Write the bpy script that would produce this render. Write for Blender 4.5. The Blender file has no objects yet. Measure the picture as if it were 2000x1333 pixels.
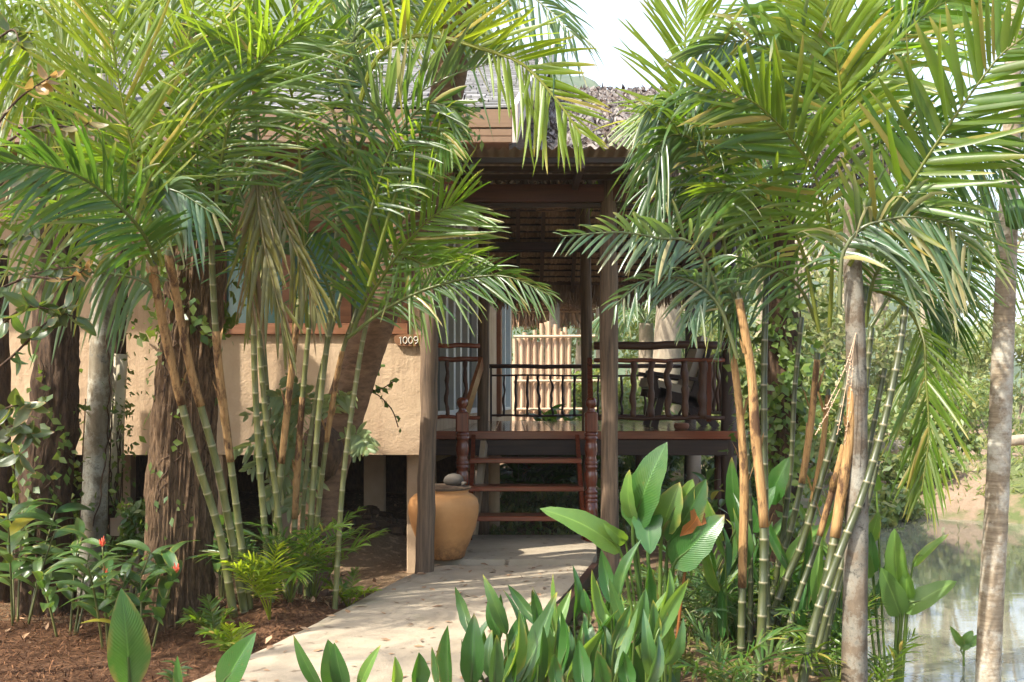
import bpy, bmesh, math, random
import numpy as np
from mathutils import Vector, Matrix, noise as mnoise
rng = np.random.default_rng(7); random.seed(7)
R = math.radians
scene = bpy.context.scene
COL = scene.collection
# ------------------------------------------------------------------ camera, sky, sun, exposure
EYE = 1.22; F = 1944.0; HOR = 770.0          # eye height, focal length and horizon row in photo pixels
cam_d = bpy.data.cameras.new('camera'); cam = bpy.data.objects.new('camera', cam_d); COL.objects.link(cam)
cam.location = (0, 0, EYE); cam.rotation_euler = (R(90), 0, 0)
cam_d.sensor_width = 36; cam_d.lens = 35; cam_d.shift_y = (HOR-666.5)/2000.0
cam_d.clip_start = .05; cam_d.clip_end = 5000
scene.camera = cam
TO_SUN = Vector((-0.60, -0.40, 0.80)).normalized()
w = bpy.data.worlds.new('World'); scene.world = w; w.use_nodes = True
nt = w.node_tree; bg = nt.nodes['Background']
sky = nt.nodes.new('ShaderNodeTexSky'); sky.sky_type = 'NISHITA'; sky.sun_disc = False
sky.sun_elevation = math.asin(TO_SUN.z); sky.sun_rotation = math.atan2(TO_SUN.x, TO_SUN.y)
sky.air_density = 1.0; sky.dust_density = 3.5; sky.ozone_density = 1.0
nt.links.new(sky.outputs[0], bg.inputs[0]); bg.inputs[1].default_value = 0.15
sun_d = bpy.data.lights.new('sun', 'SUN'); sun_d.energy = 3.0; sun_d.angle = R(0.7); sun_d.color = (1.0, .95, .86)
sun = bpy.data.objects.new('sun', sun_d); COL.objects.link(sun)
sun.rotation_euler = (-TO_SUN).to_track_quat('-Z', 'Y').to_euler(); sun.location = (0, 0, 30)
scene.view_settings.view_transform = 'Standard'; scene.view_settings.look = 'None'
scene.view_settings.exposure = 1.82; scene.view_settings.gamma = 1.0
scene.view_settings.use_curve_mapping = False
cy = scene.cycles
cy.max_bounces = 8; cy.diffuse_bounces = 4; cy.glossy_bounces = 3; cy.transmission_bounces = 5; cy.volume_bounces = 1
cy.transparent_max_bounces = 8; cy.use_denoising = True; cy.sample_clamp_indirect = 6.0
cy.caustics_reflective = False; cy.caustics_refractive = False

# ------------------------------------------------------------------ helpers
def at(px, py, Y): return Vector(((px-1000)/F*Y, Y, EYE+(HOR-py)/F*Y))
def pts(lst, y0, y1):
    n = max(1, len(lst)-1)
    return [at(p[0], p[1], y0+(y1-y0)*i/n) for i, p in enumerate(lst)]
def sstep(a, b, x):
    t = np.clip((x-a)/(b-a), 0, 1); return t*t*(3-2*t)
def nz(x, y, z=0.): return mnoise.noise(Vector((x, y, z)))
class MB:
    def __init__(s): s.v = []; s.f = []; s.t = []
    def add(s, V, Fc, tint=None):
        o = len(s.v); s.v += [tuple(p) for p in V]; s.f += [tuple(i+o for i in f) for f in Fc]
        s.t += ([0.]*len(V) if tint is None else list(tint))
    def box(s, a, b, tint=0., bev=0.):
        x0, y0, z0 = a; x1, y1, z1 = b
        if bev <= 0:
            V = [(x, y, z) for z in (z0, z1) for y in (y0, y1) for x in (x0, x1)]
            s.add(V, [(0,2,3,1),(4,5,7,6),(0,1,5,4),(2,6,7,3),(0,4,6,2),(1,3,7,5)], [tint]*8); return
        bm = bmesh.new(); bmesh.ops.create_cube(bm, size=1)
        for v in bm.verts: v.co = Vector((x0+(v.co.x+.5)*(x1-x0), y0+(v.co.y+.5)*(y1-y0), z0+(v.co.z+.5)*(z1-z0)))
        bmesh.ops.bevel(bm, geom=bm.edges[:], offset=bev, segments=1, affect='EDGES', profile=.5)
        bm.verts.index_update(); s.add([v.co[:] for v in bm.verts], [[v.index for v in f.verts] for f in bm.faces], [tint]*len(bm.verts)); bm.free()
    def beam(s, a, b, w, h, up=(0,0,1), jit=0.):
        a = Vector(a); b = Vector(b); d = (b-a).normalized(); u = Vector(up); sd = d.cross(u).normalized(); u = sd.cross(d)
        V = []
        for p in (a, b):
            for (i, j) in ((-1,-1),(1,-1),(1,1),(-1,1)):
                V.append(p+sd*(i*w/2)+u*(j*h/2)+Vector((random.uniform(-jit,jit),)*3))
        s.add(V, [(0,1,2,3),(7,6,5,4),(0,4,5,1),(1,5,6,2),(2,6,7,3),(3,7,4,0)])
    def tube(s, P, rad, n=10, cap=True, tint=None, rfun=None):
        P = [Vector(p) for p in P]; m = len(P)
        if not hasattr(rad, '__len__'): rad = [rad]*m
        T = [(P[min(i+1, m-1)]-P[max(i-1, 0)]).normalized() for i in range(m)]
        ref = Vector((0,0,1)) if abs(T[0].z) < .9 else Vector((1,0,0))
        u = T[0].cross(ref).normalized(); V = []; tt = []
        for i in range(m):
            u = (u-T[i]*u.dot(T[i])).normalized(); v = T[i].cross(u)
            for k in range(n):
                a = 2*math.pi*k/n; r = rad[i]*(1 if rfun is None else rfun(i/(m-1), a))
                V.append(P[i]+u*(r*math.cos(a))+v*(r*math.sin(a))); tt.append(0. if tint is None else tint[i])
        Fc = [(i*n+k, i*n+(k+1)%n, (i+1)*n+(k+1)%n, (i+1)*n+k) for i in range(m-1) for k in range(n)]
        if cap: Fc += [tuple(reversed(range(n))), tuple(range((m-1)*n, m*n))]
        s.add(V, Fc, tt)
    def lathe(s, c, prof, n=24, tint=None, wob=0.):
        V = []; tt = []
        for i, (r, z) in enumerate(prof):
            for k in range(n):
                a = 2*math.pi*k/n; rr = r*(1+wob*nz(math.cos(a)*1.3, math.sin(a)*1.3, z*3+c[0]))
                V.append((c[0]+rr*math.cos(a), c[1]+rr*math.sin(a), c[2]+z)); tt.append(0 if tint is None else tint[i])
        m = len(prof)
        Fc = [(i*n+k, i*n+(k+1)%n, (i+1)*n+(k+1)%n, (i+1)*n+k) for i in range(m-1) for k in range(n)]
        Fc += [tuple(reversed(range(n))), tuple(range((m-1)*n, m*n))]
        s.add(V, Fc, tt)
def make_mesh(name, V, Fc, mat, tint=None, uv=None, smooth=False):
    me = bpy.data.meshes.new(name)
    if isinstance(Fc, np.ndarray):
        V = np.asarray(V, dtype=np.float32); k = Fc.shape[1]; nf = len(Fc)
        me.vertices.add(len(V)); me.vertices.foreach_set('co', V.ravel())
        me.loops.add(nf*k); me.loops.foreach_set('vertex_index', Fc.astype(np.int32).ravel())
        me.polygons.add(nf); me.polygons.foreach_set('loop_start', (np.arange(nf)*k).astype(np.int32))
        me.update(calc_edges=True)
    else:
        me.from_pydata([tuple(v) for v in V], [], Fc)
    if tint is not None:
        at_ = me.attributes.new('tint', 'FLOAT', 'POINT'); at_.data.foreach_set('value', np.asarray(tint, dtype=np.float32))
    if uv is not None:
        l = me.uv_layers.new(name='UVMap'); vi = np.empty(len(me.loops), dtype=np.int32); me.loops.foreach_get('vertex_index', vi)
        l.data.foreach_set('uv', np.asarray(uv, dtype=np.float32)[vi].ravel())
    if mat is not None: me.materials.append(mat)
    if smooth: me.polygons.foreach_set('use_smooth', np.ones(len(me.polygons), dtype=bool))
    return me
def link(name, me, parent=None, kind=None, label=None):
    o = bpy.data.objects.new(name, me); COL.objects.link(o)
    if parent is not None:
        o.parent = parent
        par = parent; off = Vector(parent.location)
        while par.parent is not None: par = par.parent; off += Vector(par.location)
        o.location = -off                          # meshes are written in world coordinates
    if kind: o['kind'] = kind
    if label: o['label'] = label
    return o
def part(name, mb, mat, parent=None, kind=None, label=None, smooth=False):
    return link(name, make_mesh(name, mb.v, mb.f, mat, mb.t, None, smooth), parent, kind, label)
def npart(name, V, Fc, mat, parent=None, tint=None, uv=None, smooth=True, kind=None, label=None):
    return link(name, make_mesh(name, V, Fc, mat, tint, uv, smooth), parent, kind, label)
def thing(name, loc, label, cat, group=None):
    o = bpy.data.objects.new(name, None); COL.objects.link(o); o.location = loc; o.empty_display_size = .2
    o['label'] = label; o['category'] = cat
    if group: o['group'] = group
    return o
def tag(o, label, cat, group=None):
    o['label'] = label; o['category'] = cat
    if group: o['group'] = group
    return o
def crom(P, n):
    P = [Vector(p) for p in P]
    if len(P) == 2: P = [P[0], (P[0]+P[1])/2, P[1]]
    Q = [P[0]*2-P[1]]+P+[P[-1]*2-P[-2]]; out = []; m = len(P)-1
    for i in range(n):
        u = i/(n-1)*m; k = min(int(u), m-1); t = u-k; a, b, c, d = Q[k:k+4]
        out.append(.5*((2*b)+(c-a)*t+(2*a-5*b+4*c-d)*t*t+(3*b-a-3*c+d)*t**3))
    return out

# ------------------------------------------------------------------ materials
def mat(name, fn):
    m = bpy.data.materials.new(name); m.use_nodes = True; t = m.node_tree; t.nodes.clear()
    out = t.nodes.new('ShaderNodeOutputMaterial')
    class N:
        def __call__(s, typ, **kw):
            n = t.nodes.new('ShaderNode'+typ)
            for k, v in kw.items(): setattr(n, k, v)
            return n
        def set(s, n, **kw):
            for k, v in kw.items():
                inp = n.inputs[k.replace('_', ' ')] if not k.startswith('i') or not k[1:].isdigit() else n.inputs[int(k[1:])]
                if isinstance(v, bpy.types.NodeSocket): t.links.new(v, inp)
                else: inp.default_value = v
            return n
        def noise(s, vec, scale, detail=4, rough=.6):
            n = s('TexNoise'); n.inputs['Scale'].default_value = scale; n.inputs['Detail'].default_value = detail; n.inputs['Roughness'].default_value = rough
            if vec is not None: t.links.new(vec, n.inputs['Vector'])
            return n.outputs['Fac']
        def mapv(s, vec, sc):
            n = s('Mapping'); n.inputs['Scale'].default_value = sc; t.links.new(vec, n.inputs['Vector']); return n.outputs[0]
        def ramp(s, fac, stops):
            n = s('ValToRGB'); e = n.color_ramp.elements
            while len(e) < len(stops): e.new(.5)
            for i, (p, c) in enumerate(stops): e[i].position = p; e[i].color = (*c, 1) if len(c) == 3 else c
            t.links.new(fac, n.inputs[0]); return n.outputs[0]
        def mix(s, fac, a, b, mode='MIX'):
            n = s('Mix'); n.data_type = 'RGBA'; n.blend_type = mode
            for inp, v in ((n.inputs[0], fac), (n.inputs[6], a), (n.inputs[7], b)):
                if isinstance(v, bpy.types.NodeSocket): t.links.new(v, inp)
                else: inp.default_value = (*v, 1) if isinstance(v, tuple) and len(v) == 3 else v
            return n.outputs[2]
        def math(s, op, a, b=0., clamp=False):
            n = s('Math'); n.operation = op; n.use_clamp = clamp
            for inp, v in ((n.inputs[0], a), (n.inputs[1], b)):
                if isinstance(v, bpy.types.NodeSocket): t.links.new(v, inp)
                else: inp.default_value = v
            return n.outputs[0]
        def bump(s, h, strength=.5, dist=.01):
            n = s('Bump'); n.inputs['Strength'].default_value = strength; n.inputs['Distance'].default_value = dist
            t.links.new(h, n.inputs['Height']); return n.outputs[0]
        def princ(s, color, rough=.6, normal=None, spec=.5, **kw):
            n = s('BsdfPrincipled')
            for k, v in (('Base Color', color), ('Roughness', rough), ('Specular IOR Level', spec)):
                if isinstance(v, bpy.types.NodeSocket): t.links.new(v, n.inputs[k])
                else: n.inputs[k].default_value = (*v, 1) if isinstance(v, tuple) else v
            for k, v in kw.items(): n.inputs[k].default_value = v
            if normal is not None: t.links.new(normal, n.inputs['Normal'])
            return n.outputs[0]
        def out(s, sh): t.links.new(sh, out.inputs[0])
        def vol(s, sh): t.links.new(sh, out.inputs[1])
        def obj(s): return s('TexCoord').outputs['Object']
        def geo(s): return s('NewGeometry').outputs['Position']
        def uv(s): return s('TexCoord').outputs['UV']
        def rnd(s): return s('ObjectInfo').outputs['Random']
        def tint(s):
            a = s('Attribute'); a.attribute_name = 'tint'; return a.outputs['Fac']
    fn(N()); return m
def leaf_mat(name, base, trans, alt, rough=.42, k=.42, vein=0., spec=.5, vscale=22.):
    """base: upper colour, trans: colour of the light let through, alt: yellowed / dry colour where tint is 1"""
    def fn(n):
        p = n.geo(); v = n.noise(p, 9., 3); r = n.rnd(); ti = n.tint()
        val = n.math('ADD', n.math('MULTIPLY', v, .7), n.math('MULTIPLY', r, .5))
        c0 = n.mix(val, tuple(x*.62 for x in base), tuple(min(1, x*1.35) for x in base))
        c = n.mix(ti, c0, alt)
        tc = n.mix(ti, n.mix(val, tuple(x*.75 for x in trans), tuple(x*1.2 for x in trans)), tuple(min(1, x*1.5) for x in alt))
        sp = n.noise(p, 70., 3, .6); c = n.mix(n.math('MULTIPLY', n.ramp(sp, [(.66, (0,0,0)), (.72, (1,1,1))]), .55), c, tuple(.5*x for x in alt))
        bl = n.noise(p, 6., 4, .7); c = n.mix(n.math('MULTIPLY', n.ramp(bl, [(.5, (0,0,0)), (.75, (1,1,1))]), .35), c, tuple(min(1, (x*1.5+y*.35)) for x, y in zip(base, alt)))
        nor = None
        if vein:
            sx = n('SeparateXYZ'); n.set(sx, i0=n.uv()); av = n.math('ABSOLUTE', sx.outputs[1])
            ph = n.math('SUBTRACT', n.math('MULTIPLY', sx.outputs[0], vscale), n.math('MULTIPLY', av, vscale*.22))
            wv = n.math('SINE', n.math('MULTIPLY', ph, 6.283))
            mid = n.math('LESS_THAN', av, .045)
            c = n.mix(n.math('MULTIPLY', n.math('MAXIMUM', wv, 0.), .22*vein), c, tuple(min(1, x*1.7) for x in base))
            c = n.mix(n.math('MULTIPLY', mid, .6), c, (base[0]*3, base[1]*2.4, base[2]*2.2))
            nor = n.bump(wv, .25*vein, .004)
        else:
            nor = n.bump(n.noise(n.mapv(p, (1, 1, 1)), 60., 2), .12, .004)
        pr = n.princ(c, rough, nor, spec); tr = n('BsdfTranslucent'); n.set(tr, i0=tc)
        mx = n('MixShader'); n.set(mx, i0=k, i1=pr, i2=tr.outputs[0]); n.out(mx.outputs[0])
    return mat(name, fn)
ML = {}
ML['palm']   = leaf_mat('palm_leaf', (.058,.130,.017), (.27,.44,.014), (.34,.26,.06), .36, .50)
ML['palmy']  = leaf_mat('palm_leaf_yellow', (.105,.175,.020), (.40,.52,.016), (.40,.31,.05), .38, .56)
ML['palmd']  = leaf_mat('palm_leaf_dark', (.030,.088,.017), (.13,.29,.014), (.28,.24,.06), .32, .36, spec=.6)  # dark green; also puts the shade of inner fronds into the colour
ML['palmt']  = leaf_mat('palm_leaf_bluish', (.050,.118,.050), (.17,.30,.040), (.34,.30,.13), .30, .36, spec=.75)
ML['dry']    = leaf_mat('palm_leaf_dry', (.13,.13,.030), (.28,.28,.035), (.19,.11,.045), .45, .42)
ML['broad']  = leaf_mat('broad_leaf', (.028,.085,.018), (.11,.27,.016), (.22,.14,.04), .27, .30, vein=.8, spec=.6, vscale=26.)
ML['broadp'] = leaf_mat('broad_leaf_pale', (.085,.17,.034), (.24,.38,.028), (.36,.28,.06), .36, .42, vein=.5, vscale=26.)
ML['brown']  = leaf_mat('dead_leaf', (.28,.10,.02), (.36,.14,.02), (.16,.06,.02), .6, .3, vein=1.)
ML['ginger'] = leaf_mat('ginger_leaf', (.045,.108,.032), (.12,.24,.025), (.40,.34,.04), .28, .32, vein=.4, spec=.7)
ML['shrub']  = leaf_mat('shrub_leaf', (.036,.082,.026), (.14,.23,.02), (.48,.25,.08), .36, .36, vein=.4, spec=.6)
ML['vine']   = leaf_mat('vine_leaf', (.05,.11,.022), (.17,.28,.02), (.30,.28,.06), .40, .38)
ML['fern']   = leaf_mat('fern_leaf_sunlit', (.17,.23,.10), (.28,.36,.09), (.34,.30,.1), .45, .4)  # sunlight on the fern is put into this pale colour
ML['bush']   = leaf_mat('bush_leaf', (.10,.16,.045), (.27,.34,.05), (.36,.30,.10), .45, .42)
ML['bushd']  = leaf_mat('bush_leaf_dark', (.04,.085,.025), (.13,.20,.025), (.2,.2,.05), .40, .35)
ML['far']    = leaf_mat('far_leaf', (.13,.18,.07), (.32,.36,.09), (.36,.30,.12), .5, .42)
ML['thatch'] = leaf_mat('thatch_leaf', (.25,.225,.205), (.09,.07,.05), (.050,.028,.018), .8, .12, spec=.2)

def m_bark(name, c1, c2, c3=None, sc=(9, 9, 1.6), bump=.7, rough=.85, spots=0.):
    def fn(n):
        p = n.geo(); v = n.noise(n.mapv(p, sc), 3.2, 6, .65); f = n.noise(p, 40., 4)
        c = n.ramp(v, [(.3, c1), (.68, c2)])
        if c3:
            s = n.noise(p, 5.5, 6, .75); c = n.mix(n.ramp(s, [(.46, (0,0,0)), (.60, (1,1,1))]), c, c3)
        if spots:
            s = n.noise(p, 11., 5, .75); c = n.mix(n.ramp(s, [(.52, (0,0,0)), (.68, (1,1,1))]), c, tuple(x*.45 for x in c1))
        h = n.math('ADD', v, n.math('MULTIPLY', f, .35))
        n.out(n.princ(c, rough, n.bump(h, bump, .02), .25))
    return mat(name, fn)
M = {}
M['bark_rough'] = m_bark('bark_ridged', (.045,.026,.013), (.22,.138,.074), sc=(24,24,4.5), bump=1.)
M['bark_spot']  = m_bark('bark_spotted_palm', (.060,.046,.030), (.150,.115,.078), (.245,.235,.19), sc=(4,4,2), bump=.4, spots=.8)
M['bark_dark']  = m_bark('bark_dark', (.022,.014,.009), (.11,.065,.035), sc=(14,14,4))
M['bark_pale']  = m_bark('bark_lichen', (.12,.095,.06), (.27,.23,.16), (.44,.43,.35), sc=(4,4,2), bump=.4, spots=.8)
M['bark_lean']  = m_bark('bark_leaning', (.075,.042,.024), (.21,.125,.072), None, sc=(3,3,9), bump=.5)
M['bark_ring']  = m_bark('bark_grey_palm', (.14,.10,.065), (.31,.25,.17), (.40,.37,.30), sc=(2,2,14), bump=.4)
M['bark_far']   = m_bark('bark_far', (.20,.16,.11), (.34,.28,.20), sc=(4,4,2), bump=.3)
def f_cane(n):
    p = n.geo(); ti = n.tint(); v = n.noise(n.mapv(p, (8,8,2)), 3., 4)
    c = n.ramp(v, [(.30, (.055,.072,.016)), (.7, (.155,.150,.048))])
    c = n.mix(ti, c, (.30,.27,.15)); n.out(n.princ(c, .42, n.bump(v, .2, .006), .45))
M['cane'] = mat('cane_green', f_cane)
def f_caned(n):
    p = n.geo(); ti = n.tint(); v = n.noise(n.mapv(p, (8,8,2)), 3., 4)
    c = n.ramp(v, [(.32, (.017,.028,.008)), (.7, (.065,.072,.022))])
    c = n.mix(ti, c, (.26,.23,.14)); n.out(n.princ(c, .40, n.bump(v, .2, .006), .45))
M['caned'] = mat('cane_dark_green', f_caned)
def f_sheath(n):
    p = n.geo(); v = n.noise(n.mapv(p, (16,16,1.3)), 4., 5, .7); s = n.noise(n.mapv(p, (6,6,2.5)), 2.2, 5, .7)
    c = n.ramp(v, [(.3, (.24,.125,.045)), (.7, (.44,.28,.115))])
    c = n.mix(n.ramp(s, [(.50, (0,0,0)), (.60, (1,1,1))]), c, (.045,.022,.012))
    fb = n.noise(n.mapv(p, (60,60,2.5)), 3., 3, .6); c = n.mix(n.math('MULTIPLY', fb, .5), c, (.20,.11,.045))
    n.out(n.princ(c, .75, n.bump(n.math('ADD', v, n.math('MULTIPLY', fb, .7)), .9, .008), .2))
M['sheath'] = mat('dry_leaf_sheath', f_sheath)
def m_wood(name, c1, c2, rough=.45, axis='z', bump=.35, spec=.4, coat=0.):
    sc = {'z': (14,14,.8), 'x': (.8,14,14), 'y': (14,.8,14)}[axis]
    def fn(n):
        p = n.geo(); v = n.noise(n.mapv(p, sc), 3., 6, .65); r = n.rnd()
        c = n.ramp(v, [(.3, c1), (.7, c2)]); c = n.mix(n.math('MULTIPLY', r, .35), c, tuple(x*.55 for x in c1))
        n.out(n.princ(c, rough, n.bump(v, bump, .006), spec, **({'Coat Weight': coat, 'Coat Roughness': .12} if coat else {})))
    return mat(name, fn)
M['log']    = m_wood('weathered_log', (.045,.028,.016), (.20,.13,.078), .75, 'z', .9)
M['red_z']  = m_wood('varnished_red_wood_upright', (.085,.017,.008), (.23,.052,.020), .24, 'z', .12, .5, .5)
M['red_x']  = m_wood('varnished_red_wood_across', (.15,.033,.013), (.33,.085,.032), .28, 'x', .12, .5, .4)
M['deck']   = m_wood('deck_boards', (.07,.032,.018), (.15,.075,.04), .16, 'y', .06, .5, .5)
M['lintel'] = m_wood('dark_red_lintel', (.045,.014,.008), (.10,.032,.016), .45, 'x', .2)
M['dark_x'] = m_wood('dark_beam_across', (.022,.011,.007), (.062,.030,.018), .5, 'x', .3)
M['dark_z'] = m_wood('dark_wood_upright', (.020,.010,.007), (.066,.030,.018), .5, 'z', .4)
M['rail']   = m_wood('rail_log', (.032,.013,.008), (.105,.042,.022), .42, 'x', .3)
M['bal']    = m_wood('branch_baluster', (.05,.021,.012), (.15,.066,.034), .5, 'z', .5)
M['orange_wood'] = m_wood('orange_handrail', (.20,.062,.018), (.36,.13,.042), .30, 'y', .1, .5, .3)
M['fascia'] = m_wood('painted_fascia', (.20,.122,.072), (.27,.172,.105), .6, 'x', .1)
M['frame']  = m_wood('window_wood', (.16,.062,.026), (.30,.13,.06), .45, 'x', .2)
M['bamboo'] = m_wood('bamboo_slat', (.36,.22,.125), (.60,.44,.29), .6, 'z', .2)
M['bamboo_x'] = m_wood('bamboo_rail', (.40,.27,.16), (.62,.48,.33), .6, 'x', .2)
M['rafter'] = m_wood('thatch_rafter', (.06,.032,.018), (.16,.09,.05), .7, 'y', .3)
M['thatch_in'] = m_wood('thatch_underside', (.19,.10,.052), (.50,.33,.20), .85, 'z', .6)
M['fringe'] = m_wood('thatch_fringe', (.16,.085,.042), (.42,.27,.15), .85, 'z', .4)
def f_plaster(n):
    p = n.geo(); v = n.noise(p, 1.6, 6, .65); g = n.noise(p, 55., 5, .7); m2 = n.noise(p, 7., 4)
    sx = n('SeparateXYZ'); n.set(sx, i0=p)
    st = n.noise(n.mapv(p, (5, 5, .5)), 1.4, 5, .7)
    c = n.ramp(v, [(.3, (.40,.275,.165)), (.7, (.53,.39,.25))])
    c = n.mix(n.math('MULTIPLY', n.ramp(st, [(.5, (0,0,0)), (.72, (1,1,1))]), .75), c, (.28,.18,.105))
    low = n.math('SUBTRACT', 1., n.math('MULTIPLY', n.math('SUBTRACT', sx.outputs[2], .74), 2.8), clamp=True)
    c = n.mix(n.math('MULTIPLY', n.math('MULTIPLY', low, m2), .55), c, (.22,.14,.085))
    h = n.math('ADD', n.math('MULTIPLY', m2, .8), n.math('MULTIPLY', g, .30))
    n.out(n.princ(c, .88, n.bump(h, .6, .03), .2))
M['plaster'] = mat('ochre_plaster', f_plaster)
def f_conc(n):
    p = n.geo(); v = n.noise(p, 2.2, 6, .7); g = n.noise(p, 70., 4, .7); s = n.noise(p, 11., 3, .5)
    c = n.ramp(v, [(.28, (.26,.21,.145)), (.72, (.39,.325,.235))])
    c = n.mix(n.ramp(s, [(.63, (0,0,0)), (.70, (.75,.75,.75))]), c, (.13,.09,.055))
    gr = n.noise(n.mapv(p, (1,3,1)), 5., 5, .7); c = n.mix(n.math('MULTIPLY', n.ramp(gr, [(.5, (0,0,0)), (.8, (1,1,1))]), .4), c, (.30,.25,.16))
    ms = n.noise(p, 4.5, 6, .75); c = n.mix(n.math('MULTIPLY', n.ramp(ms, [(.56, (0,0,0)), (.70, (1,1,1))]), .45), c, (.17,.155,.085))
    n.out(n.princ(c, .8, n.bump(n.math('ADD', v, n.math('MULTIPLY', g, .45)), .5, .015), .25))
M['concrete'] = mat('path_concrete', f_conc)
def f_pier(n):
    p = n.geo(); v = n.noise(p, 3., 5); n.out(n.princ(n.ramp(v, [(.3, (.33,.24,.16)), (.7, (.46,.36,.26))]), .85, n.bump(v, .3), .2))
M['pier'] = mat('concrete_column', f_pier)
def f_ground(n):
    p = n.geo(); v = n.noise(p, 1.3, 6, .7); g = n.noise(p, 34., 6, .75); l = n.noise(p, 16., 4, .6)
    sx = n('SeparateXYZ'); n.set(sx, i0=p)
    mul = n.ramp(g, [(.32, (.040,.019,.010)), (.55, (.125,.064,.033)), (.72, (.28,.17,.10))])
    soil = n.ramp(v, [(.3, (.09,.055,.032)), (.7, (.21,.145,.085))])
    soil = n.mix(n.ramp(l, [(.56, (0,0,0)), (.66, (1,1,1))]), soil, (.30,.20,.12))
    # mulch bed in the near left corner, bare soil elsewhere, grass tone far off
    mk = n.math('MULTIPLY', n.math('LESS_THAN', n.math('ADD', sx.outputs[1], n.math('MULTIPLY', v, 1.2)), 6.5), n.math('LESS_THAN', sx.outputs[0], -.6))
    c = n.mix(mk, soil, mul)
    bank = n.ramp(n.noise(p, .9, 5, .7), [(.36, (.27,.195,.135)), (.50, (.22,.16,.105)), (.60, (.10,.12,.045))])
    fk = n.math('MULTIPLY', n.math('GREATER_THAN', sx.outputs[1], 9.9), n.math('GREATER_THAN', sx.outputs[0], 2.6))
    c = n.mix(fk, c, bank)
    far = n.math('GREATER_THAN', sx.outputs[1], 24.); c = n.mix(far, c, n.ramp(v, [(.3, (.09,.12,.04)), (.7, (.20,.20,.09))]))
    h = n.math('ADD', n.math('MULTIPLY', g, .7), n.math('MULTIPLY', l, .6)); n.out(n.princ(c, .95, n.bump(h, .9, .03), .1))
M['ground'] = mat('soil_and_mulch', f_ground)
def f_water(n):
    p = n.geo(); v = n.noise(n.mapv(p, (1.2,3.2,1)), 2.2, 4, .6); a = n.noise(n.mapv(p, (1,2.6,1)), 1.1, 4, .7)
    c = n.ramp(a, [(.4, (.15,.145,.10)), (.7, (.21,.205,.15))])
    n.out(n.princ(c, .03, n.bump(v, .035, .02), .8, **{'IOR': 1.5}))
M['water'] = mat('milky_pond_water', f_water)
def f_glass(n):
    p = n.geo(); v = n.noise(p, 1.5, 2)
    n.out(n.princ((.010,.020,.018), .04, n.bump(v, .03, .02), .45))
M['glass'] = mat('window_glass', f_glass)
def f_frosted(n):
    p = n.geo(); v = n.noise(p, 8., 2); n.out(n.princ((.10,.20,.18), .15, n.bump(v, .1, .01), .6))
M['teal_glass'] = mat('teal_window_glass', f_frosted)
def f_paint(col, rough=.5):
    def fn(n):
        p = n.geo(); v = n.noise(p, 12., 4); n.out(n.princ(n.mix(v, tuple(x*.86 for x in col), tuple(min(1, x*1.06) for x in col)), rough, n.bump(v, .1, .006), .4))
    return fn
M['alu'] = mat('pale_window_frame', f_paint((.62,.60,.55)))
M['cream'] = mat('cream_paint', f_paint((.66,.56,.42)))
M['pvc'] = mat('cream_sleeve', f_paint((.56,.49,.34)))
M['trim'] = mat('brown_trim', f_paint((.22,.075,.03)))
M['barge'] = mat('pale_barge_board', f_paint((.56,.47,.42)))
M['cushion'] = mat('cream_cushion', f_paint((.62,.53,.41), .9))
M['digit'] = mat('white_digit_paint', f_paint((.60,.55,.44)))
M['sign'] = m_wood('carved_sign_wood', (.17,.075,.03), (.32,.155,.065), .6, 'x', .3)
M['wire'] = mat('rusty_wire', f_paint((.24,.12,.06)))
M['rock'] = mat('pale_stone', f_paint((.38,.33,.27), .9))
M['flower'] = mat('red_flower', f_paint((.72,.13,.06)))
M['shell'] = mat('grey_coconut_shell', f_paint((.075,.062,.048), .8))
M['claypot'] = mat('red_clay_pot', f_paint((.32,.13,.065), .7))
M['tin'] = mat('rusty_corrugated_tin', f_paint((.30,.215,.16), .6))
def f_jar(n):
    p = n.geo(); v = n.noise(p, 3., 5, .65); g = n.noise(p, 26., 5, .75); sx = n('SeparateXYZ'); n.set(sx, i0=p)
    c = n.ramp(v, [(.32, (.36,.155,.050)), (.68, (.53,.265,.095))])
    low = n.math('SUBTRACT', 1., n.math('MULTIPLY', n.math('SUBTRACT', sx.outputs[2], .01), 5.2), clamp=True)
    c = n.mix(n.math('MULTIPLY', low, n.ramp(g, [(.36, (0,0,0)), (.62, (1,1,1))])), c, (.075,.042,.022))
    n.out(n.princ(c, .62, n.bump(n.math('ADD', v, n.math('MULTIPLY', g, .2)), .25, .01), .35))
M['jar'] = mat('ochre_clay_jar', f_jar)
def f_shingle(n):
    p = n.geo(); v = n.noise(n.mapv(p, (12,2,2)), 3., 5, .7); r = n.rnd()
    c = n.mix(r, (.15,.148,.146), (.25,.245,.24)); c = n.mix(n.math('MULTIPLY', v, .6), c, (.11,.105,.10))
    n.out(n.princ(c, .7, n.bump(v, .3, .006), .3))
M['shingle'] = mat('grey_wood_shingle', f_shingle)
def f_hill(n):
    p = n.geo(); v = n.noise(p, .12, 6, .75); n.out(n.princ(n.ramp(v, [(.35, (.03,.055,.022)), (.7, (.10,.14,.05))]), .95, None, .1))
M['hill'] = mat('forested_hill', f_hill)
def f_litter(n):
    r = n.tint(); v = n.noise(n.geo(), 25., 3)
    c = n.mix(r, (.34,.20,.105), (.13,.06,.028)); n.out(n.princ(n.mix(n.math('MULTIPLY', v, .5), c, (.40,.30,.19)), .8, None, .2))
M['litter'] = mat('dry_leaf_litter', f_litter)
def f_mulch(n):
    r = n.tint(); c = n.mix(r, (.20,.10,.048), (.048,.022,.012)); n.out(n.princ(c, .95, None, .1))
M['fibre'] = mat('coir_mulch_fibre', f_mulch)

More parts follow.
